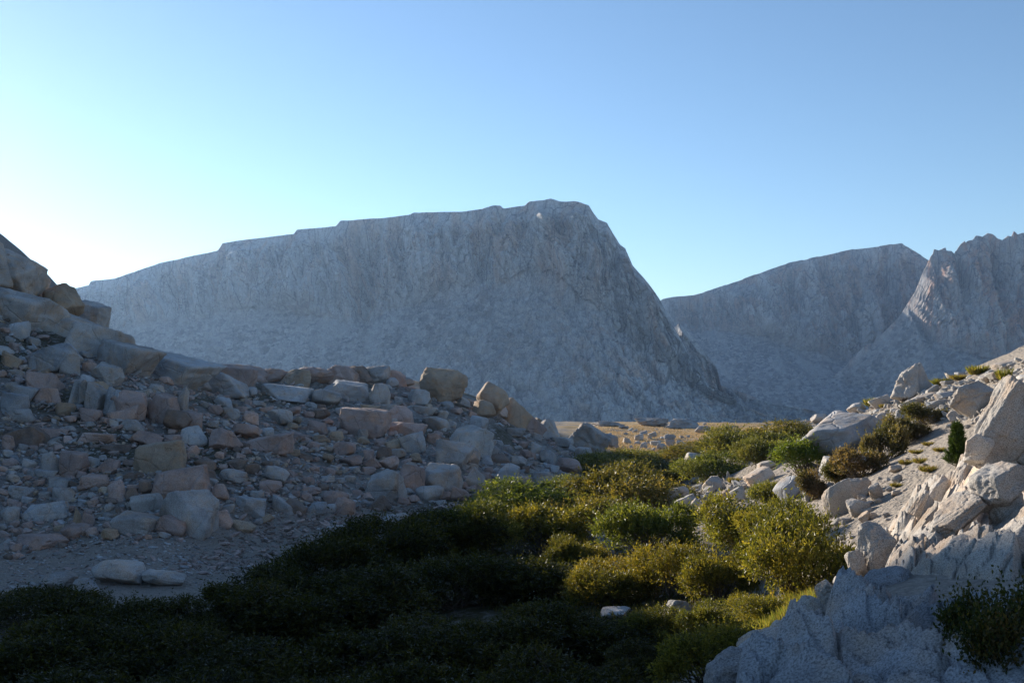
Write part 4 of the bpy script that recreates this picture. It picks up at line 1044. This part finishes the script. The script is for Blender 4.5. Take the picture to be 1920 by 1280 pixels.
def tubes(paths):
    """joined tapered tubes; paths = [(points (k,3), radius0, radius1)]"""
    V, F, o = [], [], 0
    for p, r0, r1 in paths:
        k = len(p); d = unit(np.gradient(p, axis=0))
        a = unit(np.cross(d, np.array([0.3, 0.5, 0.81]))); b = np.cross(d, a)
        rad = np.linspace(r0, r1, k)[:, None]
        ring = [p + rad * (math.cos(q) * a + math.sin(q) * b) for q in (0, 1.571, 3.142, 4.712)]
        V.append(np.stack(ring, 1).reshape(-1, 3))
        for i in range(k - 1):
            for j in range(4):
                F.append((o + i * 4 + j, o + i * 4 + (j + 1) % 4, o + i * 4 + 4 + (j + 1) % 4, o + i * 4 + 4 + j))
        o += 4 * k
    return np.concatenate(V), np.array(F)

def shrub_meshes(seed, R, H, n_twigs, per, leaf, palette, n_lobes=13, n_stems=64, twig=(0.18, 0.36), upright=0.6, mat=None, ratio=0.33, shell=0.5):
    r = np.random.default_rng(seed)
    a = r.uniform(0, 6.28, n_lobes); q = np.sqrt(r.random(n_lobes)) * 0.68
    lc = np.stack([q * np.cos(a) * R, q * np.sin(a) * R, H * (0.62 - 0.42 * q ** 2) * r.uniform(0.5, 1.25, n_lobes)], 1)
    lr = R * r.uniform(0.17, 0.42, n_lobes)
    k = r.integers(0, n_lobes, n_twigs)
    d = unit(r.normal(size=(n_twigs, 3)) + np.array([0, 0, 0.45]))
    out = unit(lc[k] * np.array([1, 1, 0.3]))
    d = unit(d + 0.35 * out)
    p = lc[k] + d * (lr[k] * (shell + (1 - shell) * r.random(n_twigs) ** 0.6))[:, None] * np.array([1, 1, H / R * 0.85])
    ok = p[:, 2] > 0.04
    p, d = p[ok], d[ok]; n = len(p)
    td = unit(0.55 * d + np.array([0, 0, upright]) + 0.33 * r.normal(size=(n, 3)))
    tl = r.uniform(*twig, n)
    shoot = r.random(n) < 0.10; tl = np.where(shoot, tl * r.uniform(1.5, 2.3, n), tl)
    td = np.where(shoot[:, None], unit(td + np.array([0, 0, 0.5])), td)
    s = np.tile(np.linspace(0.1, 1.0, per), (n, 1)) + r.normal(0, 0.04, (n, per))
    base = (p[:, None] + td[:, None] * (s * tl[:, None])[..., None]).reshape(-1, 3)
    ld = unit(0.55 * np.repeat(td, per, 0) + 0.62 * unit(r.normal(size=(n * per, 3))))
    hue = np.repeat(np.clip(r.beta(1.5, 2.6, n) + 0.16 * np.repeat(r.normal(size=n_lobes), 1)[k[ok]], 0, 1), per)
    hue = np.clip(hue + r.normal(0, 0.12, n * per), 0, 0.999) * (len(palette) - 1)
    pal = np.array(palette); i0 = hue.astype(int)
    cc = pal[i0] + (pal[np.minimum(i0 + 1, len(pal) - 1)] - pal[i0]) * (hue - i0)[:, None]
    cc = cc * r.uniform(0.75, 1.2, (n * per, 1))
    L = leaf * r.uniform(0.5, 1.35, n * per)
    v, f, c = leaves(base, ld, L, L * ratio, r, cc)
    fol = mesh_np('foliage', v, f, mat or M_LEAF, False, c)
    paths = []
    for i in range(n_stems):
        e = p[r.integers(0, n)]
        b0 = np.array([r.normal(0, 0.10 * R), r.normal(0, 0.10 * R), -0.12])
        m = b0 * 0.4 + e * 0.5 + np.array([0, 0, 0.16 * H]) + r.normal(0, 0.06 * R, 3)
        tt = np.linspace(0, 1, 6)[:, None]
        if i % 3 == 0: e = e * r.uniform(1.02, 1.14) + np.array([0, 0, 0.05 * H])
        paths.append(((1 - tt) ** 2 * b0 + 2 * tt * (1 - tt) * m + tt ** 2 * e, 0.014 * R, 0.0035 * R))
    ext = np.percentile(base, 98.5, axis=0) - np.percentile(base, 1.5, axis=0)
    v, f = tubes(paths)
    fol['span'] = [float((ext[0] + ext[1]) / 2), float(np.percentile(base[:, 2], 98))]
    return fol, mesh_np('stems', v, f, M_BARK)

GREEN = [(0.06, 0.07, 0.018), (0.115, 0.12, 0.03), (0.18, 0.17, 0.042), (0.25, 0.22, 0.06), (0.30, 0.24, 0.065)]
WILLOW = [shrub_meshes(300 + i, 2.0, 1.7, 3000, 9, 0.105, GREEN) for i in range(5)]
BRIGHT = [shrub_meshes(330 + i, 1.0, 1.0, 900, 9, 0.085, [(0.07, 0.12, 0.02), (0.13, 0.19, 0.035), (0.20, 0.22, 0.05)], n_lobes=7) for i in range(1)]
BROWN = [shrub_meshes(340 + i, 1.0, 0.85, 1500, 10, 0.06, [(0.08, 0.08, 0.035), (0.13, 0.105, 0.055), (0.20, 0.15, 0.09), (0.27, 0.20, 0.13)], n_lobes=10, twig=(0.08, 0.2), ratio=0.5) for i in range(2)]

def shrub(name, protos, R, H, px, py, w, h, label, tint=(1, 1, 1), cat='shrub', group=None, i=0, Y=None, deep=0.85):
    x, y, z = spot(px, py, Y)
    if Y is not None: z = -(py - HORIZON) / FOC * Y
    m = y / FOC
    W = w * m
    Hh = min(max(h * m, 0.22 * W), 0.95 * W)
    r = np.random.default_rng(int(px * 7 + py))
    fol, stm = protos[i % len(protos)]
    R, H = fol['span'][0] / 2, fol['span'][1]
    e = bpy.data.objects.new(name, None); col.objects.link(e)
    yy = y + W * 0.08
    e.location = (x * yy / y, yy, float(ground(np.array([x * yy / y]), np.array([yy]))[0]) - 0.05 if Y is None else z)
    e.rotation_euler = (0, 0, r.uniform(0, 6.28)); e.scale = (W / (2 * R), W / (2 * R), Hh / H)
    link('foliage', fol, e, color=tint); link('stems', stm, e)
    tag(e, label, cat, group)
    return e

LIT = [  # cx, foot, w, h, tint, label
 (955, 994, 190, 86, (0.85, 1.1, 0.8), 'deep green willow mound with a sunlit top beside the shaded boulders'),
 (1062, 954, 110, 54, (0.9, 1.1, 0.8), 'small green willow behind the bare grey slab'),
 (1150, 892, 140, 44, (1, 1.05, 0.9), 'lowest far willow beside the upright white stone'),
 (1228, 880, 130, 34, (0.95, 1.05, 0.9), 'far willow along the near edge of the meadow'),
 (1320, 862, 120, 24, (1.1, 1.0, 0.9), 'olive willow where the meadow narrows'),
 (1216, 916, 150, 50, (0.95, 0.95, 0.9), 'dark-backed willow beside the whitish domed boulder'),
 (1180, 964, 190, 80, (1.15, 1.0, 0.85), 'olive willow in the middle of the gully'),
 (1100, 1006, 160, 70, (1.25, 1.0, 0.7), 'yellowing willow above the dark hollow'),
 (1030, 1044, 160, 88, (1.3, 1.05, 0.6), 'gold-tipped willow at the edge of the valley shadow'),
 (1400, 862, 150, 56, (1, 1.05, 1.0), 'broad silvery willow bank below the huge slanting boulder'),
 (1468, 838, 130, 46, (1.1, 1.0, 0.85), 'olive willow bank under the rounded peeping boulder'),
 (1340, 900, 112, 48, (0.9, 1.1, 0.9), 'green willow above the stone chute'),
 (1430, 872, 90, 46, (0.95, 1.05, 1.0), 'willow just uphill of the balanced cream boulder'),
 (1222, 1048, 156, 96, (0.9, 1.15, 0.75), 'deep green willow overhanging the dark hollow'),
 (1400, 1046, 170, 108, (1.05, 1.15, 0.75), 'tall willow at the lower end of the stone chute'),
 (1458, 1040, 140, 96, (1.15, 1.1, 0.7), 'round-topped willow against the sandy slope'),
 (1500, 1118, 190, 140, (1.15, 1.1, 0.7), 'tallest lit willow in front of the sand'),
 (1270, 1120, 130, 96, (1.3, 1.0, 0.6), 'amber-flecked willow in the lit gully'),
 (1350, 1130, 120, 84, (1.15, 1.05, 0.65), 'willow filling the gap between the tallest and the amber ones'),
 (1442, 944, 84, 40, (1.0, 1.1, 0.75), 'small round willow beside the squared cream boulder'),
 (1240, 1200, 120, 60, (1.1, 1.15, 0.8), 'willow in front of the half-sunk domed boulder'),
 (1350, 1190, 120, 56, (1.05, 1.2, 0.8), 'bright low willow beside the half-sunk domed boulder'),
 (1430, 1176, 110, 60, (1.1, 1.2, 0.75), 'low willow along the sedge strip'),
 (1330, 1290, 190, 110, (1.35, 1.2, 0.7), 'brightest yellow-green willow at the foot of the near slab'),
 (1140, 1130, 130, 70, (1.2, 1.0, 0.7), 'half-lit willow at the shadow line'),
 (905, 1044, 150, 96, (0.95, 1.05, 0.8), 'willow with only its crown in the sun'),
 (1075, 1075, 100, 64, (1.3, 1.05, 0.75), 'thin dry willow at the shadow line'),
 (1200, 1105, 110, 60, (1.3, 0.95, 0.6), 'rusty willow below the dark hollow'),
]
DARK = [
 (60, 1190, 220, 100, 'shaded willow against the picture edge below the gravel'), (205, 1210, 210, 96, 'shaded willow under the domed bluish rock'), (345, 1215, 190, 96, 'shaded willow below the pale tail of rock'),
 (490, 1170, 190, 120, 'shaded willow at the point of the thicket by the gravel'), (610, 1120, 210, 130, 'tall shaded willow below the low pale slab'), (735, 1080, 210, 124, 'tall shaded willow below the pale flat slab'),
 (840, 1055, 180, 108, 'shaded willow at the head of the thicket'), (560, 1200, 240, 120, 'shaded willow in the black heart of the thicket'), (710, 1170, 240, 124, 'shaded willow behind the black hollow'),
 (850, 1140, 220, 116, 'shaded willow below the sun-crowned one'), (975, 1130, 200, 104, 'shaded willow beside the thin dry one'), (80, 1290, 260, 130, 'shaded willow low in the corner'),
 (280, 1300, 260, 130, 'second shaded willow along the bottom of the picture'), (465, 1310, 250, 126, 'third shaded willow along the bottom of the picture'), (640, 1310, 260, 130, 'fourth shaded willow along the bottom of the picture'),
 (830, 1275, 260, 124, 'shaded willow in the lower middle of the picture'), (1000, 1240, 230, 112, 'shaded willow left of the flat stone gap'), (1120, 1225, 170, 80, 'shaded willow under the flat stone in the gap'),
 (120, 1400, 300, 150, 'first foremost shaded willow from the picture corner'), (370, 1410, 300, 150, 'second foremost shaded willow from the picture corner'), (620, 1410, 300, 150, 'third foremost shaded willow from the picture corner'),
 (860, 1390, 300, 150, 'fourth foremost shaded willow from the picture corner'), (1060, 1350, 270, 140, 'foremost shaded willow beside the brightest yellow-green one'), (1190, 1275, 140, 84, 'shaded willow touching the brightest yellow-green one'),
]
for i, (px, py, w, h, tn, lb) in enumerate(LIT):
    tn = (min(tn[0], 1.10) * 0.93, min(tn[1], 1.10) * 0.88, tn[2] * 1.05)
    shrub('willow_shrub', WILLOW, 2.0, 1.7, px, py, w * 1.12, h, lb, tn, 'shrub', 'willows in the sun', i)
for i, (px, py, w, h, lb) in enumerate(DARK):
    shrub('willow_shrub', WILLOW, 2.0, 1.7, px, py, w * 1.08, h * 0.8, lb, (0.3, 0.32, 0.28), 'shrub', 'willows in the shade', i + 2)  # leaf colour cut to near black, painting the shade into these willows
shrub('leafy_shrub', BRIGHT, 1.0, 1.0, 1512, 890, 84, 62, 'bright green leafy shrub under the huge slanting boulder', (1.1, 0.95, 0.9), 'shrub')
for i, (px, py, w, h, lb) in enumerate([(1532, 934, 52, 60, 'narrow brown seedy shrub beside the tilted bluish slab'), (1612, 896, 92, 54, 'widest brown seedy shrub below the huge slanting boulder'), (1660, 862, 70, 62, 'brown-green shrub uphill of the widest brown one'),
                                       (1690, 838, 60, 56, 'brown-green shrub around the white cube'), (1742, 792, 74, 34, 'dark shrub under the flat stacked stones'), (1725, 822, 34, 28, 'small dark shrub on the shaded sand'), (1575, 905, 50, 36, 'small brown shrub against the pale rough block')]):
    shrub('seedy_shrub', BROWN, 1.0, 0.85, px, py, w, h, lb, (1.0, 0.92, 0.9) if i < 2 else (0.85, 0.9, 0.75), 'shrub', 'brown shrubs of the sunny slope', i)
# leafy bush close to the camera
BUSH = [shrub_meshes(360, 1.0, 1.0, 2600, 7, 0.046, [(0.03, 0.042, 0.012), (0.05, 0.06, 0.018), (0.09, 0.075, 0.02), (0.14, 0.09, 0.03)], n_lobes=13, n_stems=60, twig=(0.10, 0.26), ratio=0.62, shell=0.3)]
shrub('currant_bush', BUSH, 1.0, 1.0, 1898, 1335, 220, 215, 'dark small-leaved bush in the near corner', (1, 1, 1), 'bush', Y=5.0)
shrub('currant_bush', BUSH, 1.0, 1.0, 1708, 1290, 70, 40, 'tiny dark plant at the foot of the near slab', (0.8, 0.9, 0.8), 'bush', Y=5.9)

def pine(px, py, w, h, label):
    x, y, z = spot(px, py); m = y / FOC; W, Hh = w * m, h * m
    r = np.random.default_rng(5)
    e = bpy.data.objects.new('pine_sapling', None); col.objects.link(e); e.location = (x, y + 0.1, z - 0.03)
    paths, bs, ds = [(np.stack([np.linspace(0, 0.05, 6) * W, np.zeros(6), np.linspace(0, Hh * 0.97, 6)], 1), 0.035, 0.008)], [], []
    for i in range(46):
        zz = Hh * (0.05 + 0.92 * (i / 46.0)); rad = W * 0.55 * (1 - (zz / Hh) ** 1.6 * 0.85) * r.uniform(0.6, 1.1)
        a = i * 2.4 + r.normal(0, .3); tip = np.array([math.cos(a) * rad, math.sin(a) * rad, zz + rad * 0.65])
        t_ = np.linspace(0, 1, 5)[:, None]; p = np.array([0, 0, zz]) * (1 - t_) + tip * t_ - np.array([0, 0, 1]) * (t_ * (1 - t_)) * rad * 0.4
        paths.append((p, 0.010, 0.004))
        for _ in range(150):
            s = r.uniform(0.25, 1.0); c = np.array([0, 0, zz]) * (1 - s) + tip * s; bs.append(c + r.normal(0, 0.02, 3)); ds.append(unit(unit(tip - np.array([0, 0, zz])) + np.array([0, 0, .5]) + 0.7 * r.normal(size=3)))
    v, f = tubes(paths); link('trunk', mesh_np('trunk', v, f, M_BARK), e)
    n = len(bs); L = r.uniform(0.06, 0.11, n)
    cc = np.array([(0.045, 0.07, 0.018)]) * r.uniform(0.6, 1.7, (n, 1)) * np.array([[1.0, 1.0, 0.8]])
    v, f, c = leaves(np.array(bs), np.array(ds), L, L * 0.16, r, cc)
    link('needles', mesh_np('needles', v, f, M_NEEDLE, False, c), e, color=(1.3, 1.3, 1))
    tag(e, label, 'tree')
pine(1798, 878, 40, 86, 'small dark green pine sapling beside the great textured outcrop')

# grass
def tuft_mesh(seed, n, R, H, palette):
    r = np.random.default_rng(seed)
    a = r.uniform(0, 6.28, n); q = R * np.sqrt(r.random(n)) * 0.55
    b = np.stack([q * np.cos(a), q * np.sin(a), np.zeros(n)], 1)
    d = unit(np.stack([np.cos(a) * r.uniform(0, .8, n), np.sin(a) * r.uniform(0, .8, n), np.ones(n)], 1) + 0.15 * r.normal(size=(n, 3)))
    c = np.array(palette)[r.integers(0, len(palette), n)] * r.uniform(0.7, 1.2, (n, 1))
    L = H * r.uniform(0.5, 1.1, n)
    v, f, cc = leaves(b, d, L, np.full(n, 0.022 * (H / 0.3)), r, c)
    return mesh_np('grass_tuft', v, f, M_LEAF, False, cc)
STRAW = [(0.26, 0.19, 0.08), (0.20, 0.17, 0.05), (0.14, 0.14, 0.04)]
TUFT = [tuft_mesh(400 + i, 420, 0.3, 0.3, STRAW) for i in range(3)]
TUFTS = [
 (1640, 755, 34, 18, 'yellow-green tuft between the white crest stones'), (1706, 728, 22, 12, 'small tuft at the foot of the peaked boulder'), (1765, 722, 30, 16, 'yellowish tuft just past the peaked boulder'), (1834, 702, 36, 20, 'big yellow-green tuft on the crest'),
 (1888, 712, 34, 24, 'tall tuft beside the great textured outcrop'), (1660, 764, 20, 8, 'low tuft under the sloping white slab'), (1800, 712, 30, 12, 'straw tuft along the crest line'), (1698, 870, 22, 10, 'dry tuft high on the bare sand'), (1728, 868, 26, 12, 'dry tuft in the middle of the bare sand'),
 (1744, 884, 34, 14, 'largest dry tuft on the bare sand'), (1720, 850, 24, 9, 'dry tuft near the brown-green shrubs'), (1764, 846, 24, 10, 'dry tuft next to the pine sapling'), (1744, 835, 24, 9, 'dry tuft above the pine sapling foot'), (1682, 912, 24, 9, 'straw tuft beside the jointed block'), (1566, 950, 18, 22, 'straw tuft hugging the squared cracked boulder'),
 (1912, 850, 30, 30, 'yellow flowering tuft at the picture edge'), (1688, 1274, 60, 34, 'dark grass tuft on the near slab'), (1860, 868, 26, 16, 'thin tuft under the great textured outcrop'), (1330, 910, 18, 12, 'pale tuft in the stone chute'), (1376, 905, 22, 12, 'straw tuft at the top of the stone chute'),
]
for i, (px, py, w, h, lb) in enumerate(TUFTS):
    x, y, z = spot(px, py, 6.1 if py > 1200 else None); m = y / FOC
    if py > 1200: z = -(py - HORIZON) * m
    o = link('grass_tuft', TUFT[i % 3], None, (x, y, z - 0.01), (0, 0, i * 1.3), (w * m / 0.42, w * m / 0.42, max(h, w * 0.3) * m / 0.3), (1, 1.1, 0.8) if i in (0, 2, 3, 4, 15) else ((0.35, 0.45, 0.3) if py > 1200 else (1, .95, .9)))
    tag(o, lb, 'grass tuft', 'tufts of the sunny slope')

def sward(name, label, poly, box, n, H, palette, seed, width=0.02, mat=None):
    r = np.random.default_rng(seed); ok = poly_ok(poly)
    px, py = r.uniform(box[0], box[2], n * 3), r.uniform(box[1], box[3], n * 3)
    k = np.array([ok(a, b) for a, b in zip(px, py)]); px, py = px[k][:n], py[k][:n]
    ys = np.geomspace(6, 240, 420); u, v = (px - 960) / FOC, (py - HORIZON) / FOC
    below = (-v[:, None] * ys < ground_smooth(u[:, None] * ys, np.broadcast_to(ys, (len(px), len(ys))))); below[:, :2] = False
    Y = ys[np.argmax(below, 1)] * r.uniform(0.98, 1.02, len(px)); x = u * Y
    b = np.stack([x, Y, ground(x, Y) - 0.02], 1)
    d = unit(np.stack([r.normal(0, .35, len(x)), r.normal(0, .35, len(x)), np.ones(len(x))], 1))
    L = H * r.uniform(0.4, 1.1, len(x))
    c = np.array(palette)[r.integers(0, len(palette), len(x))] * r.uniform(0.7, 1.25, (len(x), 1))
    vv, f, cc = leaves(b, d, L, np.full(len(x), width), r, c)
    tag(link(name, mesh_np(name, vv, f, mat or M_LEAF, False, cc)), label, 'grass', kind='stuff')
sward('sedge_grass', 'strip of yellow-green sedge between the lit willows and the near slab', [(1340, 1262), (1400, 1200), (1480, 1130), (1520, 1110), (1530, 1140), (1470, 1190), (1400, 1250)], (1330, 1100, 1540, 1270), 16000, 0.26, [(0.20, 0.19, 0.05), (0.26, 0.20, 0.07), (0.12, 0.14, 0.03)], 11)
sward('gully_grass', 'low dark grass on the gully floor', [(880, 990), (1120, 880), (1300, 890), (1420, 970), (1540, 1080), (1460, 1180), (1300, 1260), (900, 1150)], (880, 870, 1560, 1270), 14000, 0.22, [(0.06, 0.075, 0.02), (0.10, 0.09, 0.03), (0.16, 0.12, 0.05)], 12, 0.03)
sward('meadow_grass', 'dry golden grass of the far meadow', [(1100, 802), (1300, 793), (1480, 797), (1460, 812), (1400, 822), (1300, 846), (1180, 856), (1110, 836)], (1100, 790, 1490, 858), 22000, 0.26, [(0.58, 0.39, 0.18), (0.64, 0.46, 0.24), (0.48, 0.33, 0.16), (0.36, 0.28, 0.14)], 13, 0.07, M_STRAW)
# ------------------------------------------------------------------ the air between here and the cliffs
hv = np.array([(x, y, z) for x in (-3100.0, 3100.0) for y in (-3100.0, 3100.0) for z in (-116.0, 290.0)])
hf = np.array([(0, 1, 3, 2), (4, 6, 7, 5), (0, 4, 5, 1), (2, 3, 7, 6), (0, 2, 6, 4), (1, 5, 7, 3)])
hm = bpy.data.materials.new('thin_haze'); hm.use_nodes = True
hn = hm.node_tree.nodes; hn.remove(hn['Principled BSDF'])
pv = hn.new('ShaderNodeVolumePrincipled')
pv.inputs['Color'].default_value = (0.38, 0.61, 1.0, 1)
pv.inputs['Density'].default_value = 0.000095
pv.inputs['Anisotropy'].default_value = 0.5
hm.node_tree.links.new(pv.outputs[0], hn['Material Output'].inputs['Volume'])
hz = link('haze', mesh_np('haze', hv, hf, hm, False))
tag(hz, 'thin blue haze filling the valley in front of the cliffs', 'haze', kind='stuff')
